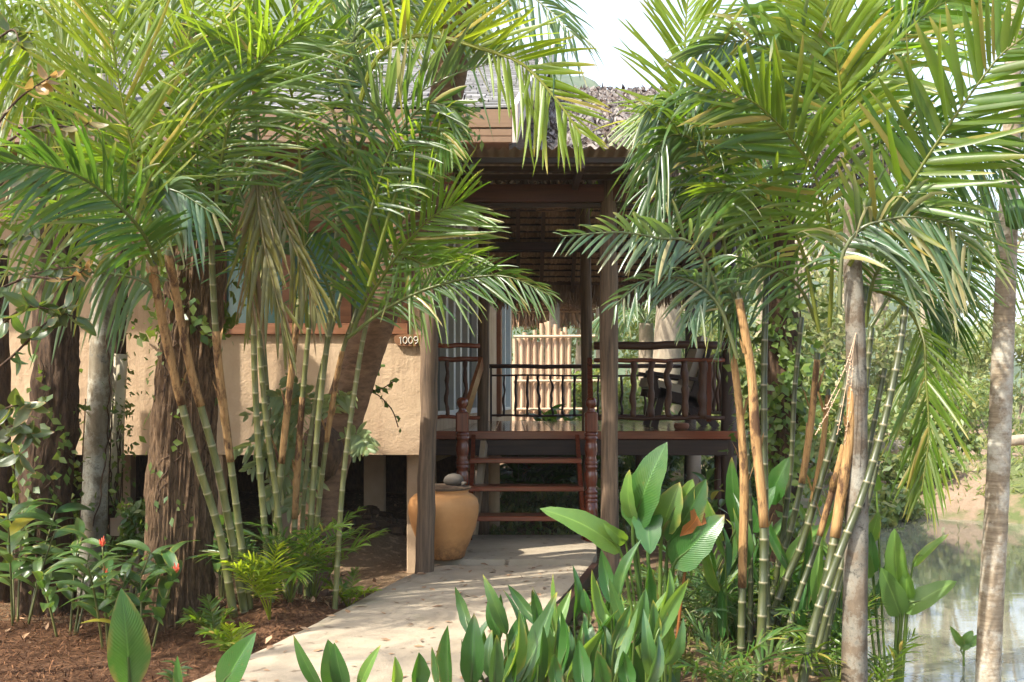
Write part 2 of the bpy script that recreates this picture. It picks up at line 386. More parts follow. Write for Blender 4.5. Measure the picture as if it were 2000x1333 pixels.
# ------------------------------------------------------------------ terrain, pond, hill
def shore(Y): return 1.80+(Y-5.9)*.31
def terrain(x, y):
    h = -.13+.05*np.sin(x*.9+1.3)*np.cos(y*.7)+.03*np.sin(x*2.7+y*1.9)
    h = h-.05*sstep(-1.6, -3.5, x)*sstep(8., 5., y)
    h = h+.13*np.exp(-((x+1.35)**2+(y-5.7)**2)/.35)                       # mound under the left palms
    h = h+.30*np.exp(-((x+1.35)**2/.25+(y-8.6)**2/.5))                    # heap of soil under the house
    sh = 1.80+(y-5.9)*.31+.12*np.sin(y*1.7)
    near = sstep(-.15, .55, x-sh)
    farb = sstep(0., 3.4, y-(12.9-.42*(x-3.6)+.25*np.sin(x*1.3)))
    h = h-.85*near*(1-farb)
    h = np.where((x > sh-.1), h+farb*(.30+.14*np.sin(x*1.1)+.10*np.sin(y*.9+x*.4)), h)
    h = h+.35*sstep(14., 30., y)
    return h
xs = np.concatenate([-np.geomspace(1800, 6.2, 26), np.linspace(-6, 8, 150), np.geomspace(8.3, 1800, 26)])
ys = np.concatenate([-np.geomspace(1800, 1., 18), np.linspace(-.6, 19, 200), np.geomspace(19.6, 1800, 32)])
X, Y = np.meshgrid(xs, ys); Z = terrain(X, Y)
V = np.stack([X, Y, Z], -1).reshape(-1, 3); nx = len(xs); ny = len(ys)
I, J = np.meshgrid(np.arange(nx-1), np.arange(ny-1)); a = (J*nx+I).ravel()
npart('ground', V, np.stack([a, a+1, a+nx+1, a+nx], 1), M['ground'], kind='structure')
def gz(x, y): return float(terrain(np.array(float(x)), np.array(float(y))))
WZ = -.50
mb = MB(); mb.add([(.9,3,WZ),(40,3,WZ),(40,19,WZ),(2.2,19,WZ)], [(0,1,2,3)]); part('pond_water', mb, M['water'], kind='structure')
hx = np.linspace(-420, 150, 150); hy = np.linspace(250, 560, 70); HX, HY = np.meshgrid(hx, hy)
def hill_h(x, y):
    prof = np.interp(x, [-420,-260,-160,-90,-20,10,40,75,110,150], [70,120,132,150,130,112,101,86,58,20])
    return prof*np.clip(np.minimum((y-250)/75., (560-y)/190.), 0, 1)**.8
HZ = hill_h(HX, HY)
HZ = HZ+np.array([[max(0, 5*nz(x*.09, y*.09)+4*nz(x*.25, y*.25, 3)) for x in hx] for y in hy])*np.clip(HZ/20, 0, 1)
V = np.stack([HX*1.15, HY*1.15, HZ*1.15-4], -1).reshape(-1, 3); nx = len(hx); I, J = np.meshgrid(np.arange(nx-1), np.arange(len(hy)-1)); a = (J*nx+I).ravel()
npart('hill', V, np.stack([a, a+1, a+nx+1, a+nx], 1), M['hill'], kind='structure')

# ------------------------------------------------------------------ path
def slab(name, L, Rr, z, th):
    n = 40; L = crom([(*p, z) for p in L], n); Rr = crom([(*p, z) for p in Rr], n); V = []; Fc = []; m = 13
    for i in range(n):
        for j in range(m):
            t = j/(m-1); p = L[i].lerp(Rr[i], t)
            e = min(t, 1-t); dz = 0 if e > .01 else -.012
            V.append((p.x+.010*nz(p.y*5, j), p.y, z+dz+.006*nz(p.x*2, p.y*2)))
    for i in range(n-1):
        for j in range(m-1): Fc.append((i*m+j, i*m+j+1, (i+1)*m+j+1, (i+1)*m+j))
    rim = [j for j in range(m)]+[(i+1)*m-1 for i in range(1, n)]+[(n-1)*m+j for j in range(m-2, -1, -1)]+[i*m for i in range(n-2, 0, -1)]
    o = len(V); V += [(V[i][0], V[i][1], z-th) for i in rim]; k = len(rim)
    Fc += [(rim[(i+1) % k], rim[i], o+i, o+(i+1) % k) for i in range(k)]
    mb = MB(); mb.add(V, Fc); return part(name, mb, M['concrete'], kind='structure')
slab('garden_path', [(-2.1,1.6),(-1.72,3.0),(-1.39,4.21),(-1.20,4.8),(-.98,5.65),(-.72,6.7),(-.56,7.09)], [(-1.0,1.6),(-.55,3.1),(-.09,4.39),(.13,5.27),(.36,6.3),(.57,7.09)], 0., .16)
slab('path_landing', [(-.57,7.20),(-.55,7.6),(-.52,8.45)], [(.58,7.18),(.64,7.6),(.72,8.45)], .026, .16)
mb = MB(); mb.beam((.20,5.3,-.055),(.60,7.17,-.055), .05, .12); mb.beam((-.07,4.2,-.055),(.20,5.3,-.055), .05, .12)
part('path_kerb', mb, M['dark_x'], kind='structure')

# ------------------------------------------------------------------ the house
H = thing('house', (-2.5, 9, .0), 'ochre plastered bungalow on concrete piers with a grey shingle roof', 'house')
WB = .78; WT = 3.2; wy0 = 7.20; wy1 = 7.36
wx0, wx1, wz0, wz1 = -2.12, -.78, 1.70, 2.42
def wallgrid(P0, P1, z0, z1, thick, nrm):
    pass
mb = MB()
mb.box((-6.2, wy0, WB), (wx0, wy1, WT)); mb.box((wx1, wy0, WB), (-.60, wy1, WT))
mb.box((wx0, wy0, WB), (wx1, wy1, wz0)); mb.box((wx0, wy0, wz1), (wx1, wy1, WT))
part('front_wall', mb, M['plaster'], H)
mb = MB(); mb.box((-6.2, 7.37, WB+.02), (-.78, 13.5, WB+.14)); part('floor_slab', mb, M['bark_dark'], H)
mb = MB(); mb.beam((-.66,7.365,2.0),(-.78,8.9,2.0), .12, 2.4); part('return_wall', mb, M['plaster'], H)
# side wall, skewed: A(-.72,8.9) to B(0,16)
A = Vector((-.72, 8.9, 0)); B = Vector((0, 16, 0)); D = B-A
def sw(t, z, off=0.):
    n = Vector((D.y, -D.x, 0)).normalized(); p = A+D*t+n*off; return Vector((p.x, p.y, z))
def sbox(mb, t0, t1, z0, z1, o0, o1, tint=0.):
    V = [sw(t, z, o) for z in (z0, z1) for t in (t0, t1) for o in (o1, o0)]
    mb.add(V, [(0,2,3,1),(4,5,7,6),(0,1,5,4),(2,6,7,3),(0,4,6,2),(1,3,7,5)], [tint]*8)
mb = MB()
sbox(mb, .43, .735, .3, 3.6, -.2, 0); sbox(mb, 0, .43, 3.12, 3.6, -.2, 0); sbox(mb, 0, .43, .60, 1.0, -.2, 0)
sbox(mb, .735, .95, .3, .98, -.2, 0); sbox(mb, .735, .95, 2.95, 3.6, -.2, 0); sbox(mb, .95, 1.0, .3, 3.6, -.2, 0)
part('side_wall', mb, M['plaster'], H)
mb = MB(); sbox(mb, .70, .722, .9, 3.1, .002, .06); part('corner_trim', mb, M['trim'], H)
dw = MB(); sbox(dw, 0, .43, 1.0, 1.06, -.12, .015); sbox(dw, 0, .43, 3.06, 3.12, -.12, .015)
for t in (.0, .10, .165, .225, .30, .405): sbox(dw, t, t+.018, 1.06, 3.06, -.10, .012)
g = part('glass_door', dw, M['alu'], H)
for t0, t1 in ((.018,.10),(.118,.165),(.183,.225),(.243,.30),(.318,.405)):
    mb = MB(); sbox(mb, t0, t1, 1.06, 3.06, -.07, -.05); part('pane', mb, M['glass'], g)
mb = MB(); sbox(mb, .735, .95, .98, 1.02, -.1, .02); sbox(mb, .735, .95, 2.91, 2.95, -.1, .02)
for t in (.735, .83, .936): sbox(mb, t, t+.012, 1.02, 2.91, -.1, .02)
g = part('window', mb, M['alu'], H)
for t0, t1 in ((.747,.83),(.842,.936)):
    mb = MB(); sbox(mb, t0, t1, 1.02, 2.91, -.07, -.05); part('pane', mb, M['teal_glass'], g)
# front window
mb = MB(); fr = .075
mb.box((wx0-.03, wy0-.035, wz0-.05), (wx1+.03, wy0+.10, wz0+.03), bev=.004); mb.box((wx0-.03, wy0-.025, wz1-.03), (wx1+.03, wy0+.10, wz1+.05), bev=.004)
for x in (wx0-.03, -1.66, -1.24, wx1-.05): mb.box((x, wy0-.02, wz0+.031), (x+.08, wy0+.09, wz1-.031), bev=.004)
g = part('window', mb, M['frame'], H)
for x0, x1 in ((wx0+.05,-1.66),(-1.58,-1.24),(-1.16,wx1-.05)):
    mb = MB(); mb.box((x0, wy0+.03, wz0+.031), (x1, wy0+.04, wz1-.031)); part('pane', mb, M['teal_glass'], g)
# piers
for (x, y, wd) in ((-2.17,7.29,.14),(-.715,7.54,.15),(-3.75,7.29,.16),(-5.4,7.29,.16),(-2.17,9.6,.2),(-1.35,9.8,.2),(-3.75,9.6,.2),(-5.4,9.6,.2),(-1.0,11.8,.2),(-2.6,11.9,.2)):
    mb = MB(); mb.box((x-wd/2, y-.07, gz(x, y)-.1), (x+wd/2, y+.07, WB-.002 if y < 7.4 else WB+.01), bev=.008); part('pier', mb, M['plaster'] if y < 8 else M['pier'], H)
mb = MB(); mb.box((-6.35, 7.37, -.4), (-6.21, 13.48, WB+.018)); part('side_shade_wall', mb, M['pier'], H)  # unseen wall, added to keep light out of the crawl space
mb = MB(); mb.box((-6.2, 13.3, -.4), (-.5, 13.48, WB+.018)); part('back_shade_wall', mb, M['bark_dark'], H)  # added wall; its dark colour stands in for crawl space shade
# roof: slope .44 from the eave at Y 6.6
def rz(y): return 3.13+.44*(y-6.62)
def rx(y): return .0+.10*(y-6.62)
mb = MB(); n = 12
V = []
for y in (6.62, 11.0): V += [(-6.6, y, rz(y)-.03), (rx(y), y, rz(y)-.03), (rx(y), y, rz(y)-.09), (-6.6, y, rz(y)-.09)]
V += [(-6.6, 16, rz(11)-2.2), (.55, 16, rz(11)-2.2), (.55, 16, rz(11)-2.26), (-6.6, 16, rz(11)-2.26)]
for k in (0, 4): mb.add(V[k:k+8], [(0,1,5,4),(3,7,6,2),(1,2,6,5),(0,4,7,3),(0,3,2,1),(4,5,6,7)])
roof = part('roof', mb, M['dark_x'], H)
V = []
rowh = .115; nrow = 38
stuffV = []; stuffF = []
count = 0
for r_ in range(nrow):
    y0 = 6.60+r_*rowh*.915; z0 = rz(y0)
    xe = rx(y0)+.015; x = xe-random.uniform(0, .06)
    x = xe
    while x > -6.6:
        wd = random.uniform(.085, .15); x0 = x-wd
        dy = random.uniform(-.012, .012); th = random.uniform(.010, .018); ln = rowh*1.55
        lift = .012+random.uniform(0, .006)
        V8 = [(x0+.004, y0+dy, z0+lift), (x-.003, y0+dy+random.uniform(-.004,.004), z0+lift+random.uniform(-.003,.003)), (x-.003, y0+ln*.915, z0+ln*.40), (x0+.004, y0+ln*.915, z0+ln*.40)]
        V8 = [(a, b, c-.015) for a, b, c in V8]+[(a, b, c-.015+th) for a, b, c in V8]
        F8 = [(0,3,2,1),(4,5,6,7),(0,1,5,4),(1,2,6,5),(2,3,7,6),(3,0,4,7)]
        if count < 300 and x > -1.15 and r_ < 26:
            mb = MB(); mb.add(V8, F8); part('shingle', mb, M['shingle'], H); count += 1
        else:
            o = len(stuffV); stuffV += V8; stuffF += [tuple(i+o for i in f) for f in F8]
        x = x0
mb = MB(); mb.add(stuffV, stuffF); part('shingles', mb, M['shingle'], H, kind='stuff')
for z0, z1, o in ((2.985,3.105,0),(2.93,2.978,.006),(2.885,2.924,-.002)):
    mb = MB(); mb.box((-6.6, 6.59+o, z0), (.0, 6.615+o, z1), bev=.003); part('fascia_board', mb, M['fascia'], H)
mb = MB(); V = []
for y, zt, zb in ((6.59, 3.14, 2.885), (7.2, rz(7.2)+.04, rz(7.2)-.16), (11.0, rz(11)+.04, rz(11)-.16)):
    V += [(rx(y)+.004, y, zb), (rx(y)+.04, y, zb), (rx(y)+.04, y, zt), (rx(y)+.004, y, zt)]
for k in (0, 4): mb.add(V[k:k+8], [(0,1,2,3),(4,7,6,5),(0,4,5,1),(1,5,6,2),(2,6,7,3),(3,7,4,0)])
part('barge_board', mb, M['barge'], H)
mb = MB(); mb.box((-6.5, 6.62, 2.90), (-.02, 7.195, 2.915)); part('soffit', mb, M['fascia'], H)

# number sign
S = thing('house_number_sign', at(799, 665, 7.18), 'carved wooden plaque reading 1009 on the ochre wall', 'sign')
mb = MB(); n = 28; V = []
for yy in (7.165, 7.196):
    for k in range(n):
        a = 2*math.pi*k/n; c, s_ = math.cos(a), math.sin(a)
        px = 799+29*(abs(c)**.55)*math.copysign(1, c); py = 665-11.5*(abs(s_)**.7)*math.copysign(1, s_)-3*(abs(c)**4)
        p = at(px, py, 7.18); V.append((p.x, yy, p.z))
mb.add(V, [tuple(range(n)), tuple(reversed(range(n, 2*n)))]+[(k, n+k, n+(k+1)%n, (k+1)%n) for k in range(n)])
part('board', mb, M['sign'], S)
def stroke(lst, r=.0038):
    mb = MB(); mb.tube([Vector((at(x, y, 7.16).x, 7.160, at(x, y, 7.16).z)) for x, y in lst], r, 6); return mb
def arc(cx, cy_, rx_, ry_, a0, a1, n=14): return [(cx+rx_*math.cos(R(a0+(a1-a0)*i/n)), cy_-ry_*math.sin(R(a0+(a1-a0)*i/n))) for i in range(n+1)]
part('digit', stroke([(780,661),(783,658),(783,672)]), M['digit'], S)
part('digit', stroke(arc(791.5, 665, 4, 6.4, 0, 360)), M['digit'], S)
part('digit', stroke(arc(802, 665, 4, 6.4, 0, 360)), M['digit'], S)
part('digit', stroke(arc(812.5, 662, 3.8, 3.8, 0, 360)+[(816.2,665),(815,670),(811,672)]), M['digit'], S)

# ------------------------------------------------------------------ thatched veranda
Vd = thing('thatched_veranda', (.7, 10.6, 0), 'raised wooden veranda under a shaggy thatched roof', 'veranda')
DZ = .88
x = -.70
while x < 2.05:
    wd = .137; mb = MB(); mb.box((x, 9.0, DZ-.028), (x+wd-.004, 12.62, DZ+random.uniform(-.0015,.0015)), bev=.003); part('deck_board', mb, M['deck'], Vd); x += wd
mb = MB(); mb.box((-.72, 8.965, DZ-.068), (2.07, 8.996, DZ+.006), bev=.005); part('edge_board', mb, M['red_x'], Vd)
mb = MB(); mb.box((-.70, 8.985, DZ-.215), (2.05, 9.09, DZ-.072), bev=.006); part('floor_beam', mb, M['dark_x'], Vd)
mb = MB(); mb.box((-.70, 12.5, DZ-.215), (2.3, 12.62, DZ-.032), bev=.006); part('floor_beam', mb, M['dark_x'], Vd)
mb = MB(); mb.box((1.97, 9.10, DZ-.215), (2.06, 12.49, DZ-.032), bev=.006); part('floor_beam', mb, M['dark_x'], Vd)
def log(p, q, r0, r1, bend=.006, n=16, seg=12, knots=.12):
    p = Vector(p); q = Vector(q); d = (q-p); sd = Vector((1,0,0)) if abs(d.normalized().z) > .5 else Vector((0,0,1)); sd2 = d.cross(sd).normalized()
    s = random.random()*50; P = [p+d*(i/(seg-1))+sd*bend*nz(i*.5, s)*2+sd2*bend*nz(s, i*.5)*2 for i in range(seg)]
    P[0] = p; P[-1] = q
    mb = MB(); mb.tube(P, [r0+(r1-r0)*i/(seg-1) for i in range(seg)], n, rfun=lambda t, a: 1+knots*nz(math.cos(a)*1.5+s, math.sin(a)*1.5, t*4)+.05*math.sin(a*5+s))
    return mb
def vpost(px, Yv, zb, zt, r, mt='log', **k):
    X_ = (px-1000)/F*Yv
    return part('post', log((X_, Yv, zb), (X_+k.pop('dx', 0), Yv, zt), r, r*.92, seg=18, **k), M[mt], Vd, smooth=True)
vpost(944, 9.03, -.12, 3.3, .054, dx=.01); vpost(1150, 9.03, -.12, 3.3, .05, dx=-.04); vpost(1423, 9.05, -.12, 3.2, .072, 'dark_z'); vpost(1349, 12.45, -.1, 3.0, .075, 'dark_z')
mb = MB(); mb.box((-.36, 8.92, 2.93), (-.12, 9.14, 2.965), bev=.004); part('post_cap', mb, M['dark_x'], Vd)
for px, Yv, r, mt in ((1355, 11.6, .085, 'pier'), (1405, 9.5, .05, 'bal'), (965, 9.7, .055, 'plaster'), (1250, 12.4, .06, 'bal')):
    mb = MB(); x_ = (px-1000)/F*Yv; mb.tube([(x_, Yv, gz(x_, Yv)-.1), (x_, Yv, .3), (x_, Yv, DZ-.03)], r, 16); part('column', mb, M[mt], Vd, smooth=True)
# railings
def rail(p, q, r, mt='rail', **k): part('rail', log(p, q, r, r*.97, bend=.008, **k), M[mt], Vd, smooth=True)
def zz(py, Yv): return EYE+(HOR-py)/F*Yv
def baluster(x, y, z0, z1, r, wob, mt='bal'):
    s = random.random()*99; n = 15
    P = [Vector((x+wob*nz(s, i*.33)*1.3+wob*.22*math.sin(i*.95+s), y+wob*.5*nz(i*.45, s), z0+(z1-z0)*i/(n-1))) for i in range(n)]
    mb = MB(); mb.tube(P, [r*(1+.22*nz(s, i*.8, 4)+.14*math.sin(i*1.4+s)) for i in range(n)], 10); part('baluster', mb, M[mt], Vd, smooth=True)
X9 = lambda px: (px-1000)/F*9.0
rail((X9(1160),9.0,zz(676,9)), (X9(1415),9.0,zz(675,9)), .036); rail((X9(1160),9.0,zz(704,9)), (X9(1415),9.0,zz(704,9)), .019, 'red_x'); rail((X9(1165),9.0,zz(817,9)), (X9(1415),9.0,zz(817,9)), .021)
for px, r, wb in ((1237,.027,.02),(1271,.029,.02),(1305,.028,.02),(1338,.031,.014),(1372,.038,.012)): baluster(X9(px), 9.0, zz(815,9), zz(706,9), r, wb)
mb = MB(); mb.box((X9(1381), 9.02, DZ+.09), (X9(1390), 9.05, zz(706,9)), bev=.003); part('rail_board', mb, M['red_z'], Vd)
rail((X9(835),9.0,zz(676,9)), (X9(938),9.0,zz(676,9)), .022, 'red_x'); rail((X9(835),9.0,zz(702,9)), (X9(942),9.0,zz(702,9)), .023, 'red_x'); rail((X9(835),9.0,zz(816,9)), (X9(938),9.0,zz(816,9)), .017, 'red_x')
for px in (873, 909): baluster(X9(px), 9.0, zz(815,9), zz(704,9), .019, .012)
Yb = 12.58; Xb = lambda px: (px-1000)/F*Yb
rail((Xb(955),Yb,zz(716,Yb)), (Xb(1345),Yb,zz(716,Yb)), .027); rail((Xb(957),Yb,zz(734,Yb)), (Xb(1345),Yb,zz(734,Yb)), .012); rail((Xb(957),Yb,zz(812,Yb)), (Xb(1345),Yb,zz(812,Yb)), .014)
mb = MB(); mb.box((Xb(957), Yb-.03, DZ), (Xb(961), Yb+.02, zz(717,Yb))); part('rail_board', mb, M['dark_z'], Vd)
px = 984
while px < 1345: baluster(Xb(px), Yb, zz(811,Yb), zz(735,Yb), random.uniform(.013,.018), random.choice((.008,.012,.03)), 'dark_z'); px += 23
rail((2.03,9.1,1.62),(2.22,12.5,1.58), .03); rail((2.03,9.1,1.03),(2.22,12.5,1.02), .018)
for k in range(13): y = 9.35+k*.24; baluster(2.03+.19*(y-9.1)/3.4, y, 1.03, 1.6, .022, .02)
# thatched roof: ridge (10.4, 4.32), front eave (7.0, 2.85), rear eave (13.0, 2.70)
XL, XR = -.30, 2.75
def thrust(Yv): return 2.85+(Yv-7.0)*.4324 if Yv < 10.4 else 4.32-(Yv-10.4)*.623
mb = MB(); V = []
for y in (7.05, 10.4, 13.0):
    for x in (XL, XR): V += [(x, y, thrust(y)), (x, y, thrust(y)-.05)]
mb.add(V, [(0,2,6,4),(4,6,10,8),(1,5,7,3),(5,9,11,7),(0,4,5,1),(4,8,9,5),(2,3,7,6),(6,7,11,10),(0,1,3,2),(8,10,11,9)])
part('thatch_deck', mb, M['thatch_in'], Vd)
# rows of leaf thatch seen from beneath, each with a ragged lower lip and its own batten
for i in range(24):
    y0 = 10.55+i*.105; n = 150; V = []
    for k in range(n+1):
        x = XL+(XR-XL)*k/n; d = .115+.02*nz(x*9, i)+.025*random.random(); 
        for y, dz in ((y0, -.055), (y0+d*.82, -.105-.02*random.random())): V.append((x, y, thrust(y)+dz))
    mb = MB(); mb.add(V, [(2*k, 2*k+1, 2*k+3, 2*k+2) for k in range(n)]); part('thatch_row', mb, M['thatch_in'], Vd)
    mb = MB(); mb.tube([(XL, y0+.03, thrust(y0)-.125), (XR, y0+.03, thrust(y0)-.125)], .0125, 6); part('batten', mb, M['dark_x'], Vd)
for x in (.06, .36, .76, 1.22, 1.68, 2.14, 2.6):
    mb = MB(); mb.beam((x, 10.42, thrust(10.42)-.17), (x+.02, 12.95, thrust(12.95)-.17), .045, .055); part('rafter', mb, M['rafter'], Vd)
mb = MB(); mb.box((-.3, 12.05, thrust(12.1)-.30), (2.75, 12.15, thrust(12.1)-.20), bev=.006); part('purlin', mb, M['dark_x'], Vd)
mb = MB(); mb.box((-.3, 9.0, 2.97), (2.75, 9.1, 3.11), bev=.006); part('purlin', mb, M['dark_x'], Vd)
mb = MB(); mb.beam((-.24, 12.9, 2.66), (2.7, 12.9, 2.66), .05, .05); part('eave_pole', mb, M['rafter'], Vd)
def strips(cs, length, wd, jl=.3, sway=.15):
    """ragged hanging blades: cs (n,3) tops"""
    cs = np.asarray(cs); n = len(cs); L = length*(1+rng.uniform(-jl, jl, n)); W = wd*rng.uniform(.6, 1.4, n); th = rng.uniform(0, math.pi, n)
    ax = np.stack([np.cos(th), np.sin(th)*.6, 0*th], 1); sw_ = rng.normal(0, sway, (n, 2)); V = []
    for s_, ww in ((0, 1), (.5, .9), (1, .35)):
        c = cs+np.stack([sw_[:, 0]*L*s_*s_, sw_[:, 1]*L*s_*s_, -L*s_], 1); V += [c-ax*(W*ww/2)[:, None], c+ax*(W*ww/2)[:, None]]
    V = np.stack(V, 1).reshape(-1, 3); b = np.arange(n)*6
    return V, np.concatenate([np.stack([b, b+1, b+3, b+2], 1), np.stack([b+2, b+3, b+5, b+4], 1)])
cs = np.stack([rng.uniform(XL, XR, 900), rng.uniform(12.9, 13.06, 900), rng.uniform(2.62, 2.72, 900)], 1)
V, Fc = strips(cs, .26, .035); npart('thatch_fringe', V, Fc, M['fringe'], Vd, smooth=False, kind='stuff')
# dry thatch leaves on the outer slope
def leafcloud(C, size, Dr, Nn, wr=.42, fold=.12, curl=.1):
    """C centres, Dr pointing directions, Nn face normals; six-vertex folded leaves"""
    n = len(C); Dr = Dr/np.linalg.norm(Dr, axis=1, keepdims=True); S_ = np.cross(Dr, Nn); S_ /= np.linalg.norm(S_, axis=1, keepdims=True)+1e-9; Nn = np.cross(S_, Dr)
    sz = np.asarray(size).reshape(-1, 1); W = wr*sz
    b = C-Dr*sz*.5; t = C+Dr*sz*.5-Nn*sz*curl; m = C-Nn*sz*fold*wr
    V = np.stack([b, C-Dr*sz*.08+S_*W*.5, t, m, C-Dr*sz*.08-S_*W*.5], 1).reshape(-1, 3); k = np.arange(n)*5
    return V, np.concatenate([np.stack([k, k+3, k+2, k+1], 1), np.stack([k, k+4, k+2, k+3], 1)])
def unit(n): v = rng.normal(0, 1, (n, 3)); return v/np.linalg.norm(v, axis=1, keepdims=True)
n = 17000; yy = rng.uniform(6.95, 10.5, n); xx = rng.uniform(-.62, XR, n); xx = np.where((xx < rx(yy)+.02) & (yy > 7.15), rng.uniform(.12, XR, n), xx)
xx = np.maximum(xx, np.where(yy > 7.15, rx(yy)+.06, -.62))
C = np.stack([xx, yy, 2.85+(yy-7.0)*.4324+rng.uniform(.0, .10, n)], 1)
Dr = np.stack([rng.normal(0, .7, n), -np.ones(n)*.9+rng.normal(0, .5, n), -.45+rng.normal(0, .4, n)], 1); Nn = unit(n)*.75+np.array([0, -.42, .9])
V, Fc = leafcloud(C, rng.uniform(.06, .17, n), Dr, Nn, .24, .2, .3); npart('dry_thatch', V, Fc, ML['thatch'], Vd, tint=np.repeat(np.clip(rng.random(n)*1.35-.25, 0, 1), 5), smooth=False, kind='stuff')
cs = np.stack([rng.uniform(-.62, XR, 600), rng.uniform(6.92, 7.1, 600), rng.uniform(2.80, 2.9, 600)], 1)
V, Fc = strips(cs, .16, .035, .5, .4); npart('eave_fringe', V, Fc, ML['thatch'], Vd, tint=rng.random(len(V)), smooth=False, kind='stuff')

# ------------------------------------------------------------------ entrance porch with corrugated roof
Pc = thing('entrance_porch', (0, 6.85, 0), 'entrance canopy of corrugated tin on two weathered log posts', 'porch')
mb = log((at(828,1120,6.85).x, 6.85, -.15), (at(846,380,6.85).x, 6.85, 2.68), .062, .052, seg=26, bend=.006, knots=.16); part('post', mb, M['log'], Pc, smooth=True)
mb = log((at(1193,1120,6.85).x, 6.85, -.18), (at(1187,380,6.85).x, 6.85, 2.68), .060, .058, seg=26, bend=.006, knots=.16); part('post', mb, M['log'], Pc, smooth=True)
mb = MB(); mb.box((-.62, 6.80, 2.535), (1.0, 6.90, 2.655), bev=.006); part('lintel', mb, M['lintel'], Pc)
mb = MB(); mb.box((-.55, 6.83, 2.50), (.95, 6.87, 2.531), bev=.003); part('lintel_strip', mb, M['dark_x'], Pc)
for y, z in ((6.20,2.69),(6.46,2.695),(6.72,2.70)):
    mb = MB(); mb.box((-.86, y-.02, z-.035), (.90, y+.02, z), bev=.003); part('purlin', mb, M['dark_x'], Pc)
mb = MB(); mb.beam((.43, 6.15, 2.64), (.43, 6.95, 2.64), .04, .05); part('bracket', mb, M['dark_x'], Pc)
mb = MB(); mb.beam((-.42, 6.3, 2.60), (-.42, 7.0, 2.60), .09, .10); part('bracket', mb, M['red_x'], Pc)
for k in range(3):                                    # three tin sheets, waves running front to back
    x0 = -.88+k*.605; V = []; Fc = []; n = 78; z00 = 2.722+k*.004
    for j, y in enumerate((6.10, 6.4, 6.75, 7.15)):
        for i in range(n+1):
            x = x0+.615*i/n; V.append((x, y, z00+.011*math.sin(x*2*math.pi/.066)+.01*(y-6.1)))
    for j in range(3): Fc += [(j*(n+1)+i, j*(n+1)+i+1, (j+1)*(n+1)+i+1, (j+1)*(n+1)+i) for i in range(n)]
    mb = MB(); mb.add(V, Fc); part('tin_sheet', mb, M['tin'], Pc, smooth=True)
Wr = MB(); c = at(1078, 410, 6.75)
Wr.tube([c+Vector((.11*math.cos(a*.33), .03*math.sin(a*.33), .018*math.sin(a*.33+.4)+.004*nz(a, 1))) for a in range(39)], .0025, 5)
tag(part('wire_coil', Wr, M['wire']), 'coil of thin rusty wire hanging under the porch lintel', 'wire coil')

# ------------------------------------------------------------------ stairs
St = thing('wooden_stairs', (.12, 8.5, 0), 'varnished red wooden stairs with open treads and turned newel posts', 'stairs')
for z, yf in ((.66,8.64),(.44,8.39),(.22,8.14)):
    mb = MB(); mb.box((-.37, yf, z-.042), (.605, yf+.26, z), bev=.006); part('tread', mb, M['red_x'], St)
for x in (-.345, .585):
    mb = MB(); mb.beam((x, 8.12, .05), (x, 8.98, .80), .036, .15); part('stringer', mb, M['red_z'], St)
mb = MB(); mb.beam((-.33, 8.5, -.02), (-.25, 8.96, .78), .05, .09); part('brace', mb, M['pier'], St)
prof = [(.052,0),(.055,.02),(.055,.26),(.056,.32),(.046,.325),(.056,.335),(.056,.35),(.047,.355),(.057,.365),(.057,.38),(.046,.39),(.056,.405),(.056,.42),(.040,.435),(.046,.47),(.055,.52),(.052,.57),(.042,.60),(.054,.61),(.054,.625),(.043,.63),(.055,.64),(.055,.655),(.044,.66),(.054,.67),(.042,.69),(.050,.72),(.057,.76),(.052,.80),(.044,.83),(.057,.845),(.057,.86),(.046,.865),(.057,.875),(.057,.89),(.047,.9),(.055,.915)]
def newel(x, y):
    mb = MB(); mb.lathe((x, y, .01), prof[:-1], 20); mb.box((x-.052, y-.052, .905), (x+.052, y+.052, 1.075), bev=.012)
    o = part('newel_post', mb, M['red_z'], St, smooth=False)
    for p in o.data.polygons: p.use_smooth = len(p.vertices) == 4 and abs(p.normal.z) < .99 and p.area < .002
    mb = MB(); mb.lathe((x, y, 1.07), [(.045,0),(.035,.012),(.026,.03),(.030,.04),(.044,.055),(.049,.075),(.046,.098),(.034,.116),(.012,.125)], 20); part('finial', mb, M['red_z'], o, smooth=True)
newel(-.405, 8.12); newel(.645, 8.12)
mb = MB(); mb.beam((-.40, 8.17, .99), (-.275, 8.97, 1.50), .03, .12); part('handrail', mb, M['orange_wood'], St)
mb = MB(); mb.beam((.645, 8.17, 1.02), (.70, 8.97, 1.50), .045, .11); part('handrail', mb, M['red_z'], St)

# ------------------------------------------------------------------ jar, lid, shell, pot, chair
jx, jy = at(867, 1083, 7.24).x, 7.24
J = MB(); J.lathe((jx, jy, .03), [(.135,0),(.15,.012),(.165,.06),(.20,.14),(.235,.23),(.255,.32),(.258,.385),(.245,.43),(.21,.462),(.178,.472),(.180,.490),(.188,.497),(.172,.50),(.165,.47)], 40, wob=.02)
tag(part('clay_jar', J, M['jar'], smooth=True), 'big bulging ochre clay water jar at the foot of the stairs', 'jar')
L_ = MB(); L_.lathe((jx+.005, jy, .53), [(.17,0),(.192,.004),(.194,.016),(.165,.022),(.12,.03),(.05,.034)], 32); tag(part('jar_lid', L_, M['log']), 'round dark wooden lid on the clay jar', 'lid')
Sh = MB(); Sh.lathe((jx+.075, jy-.03, .557), [(.045,0),(.068,.014),(.076,.035),(.066,.062),(.042,.08),(.012,.087)], 20, wob=.1); Sh.tube([(jx+.13, jy-.07, .575), (jx+.16, jy-.08, .58), (jx+.135, jy-.09, .565)], [.014, .012, .006], 8)
tag(part('coconut_shell_dipper', Sh, M['shell'], smooth=True), 'grey coconut shell scoop resting on the jar lid', 'scoop')
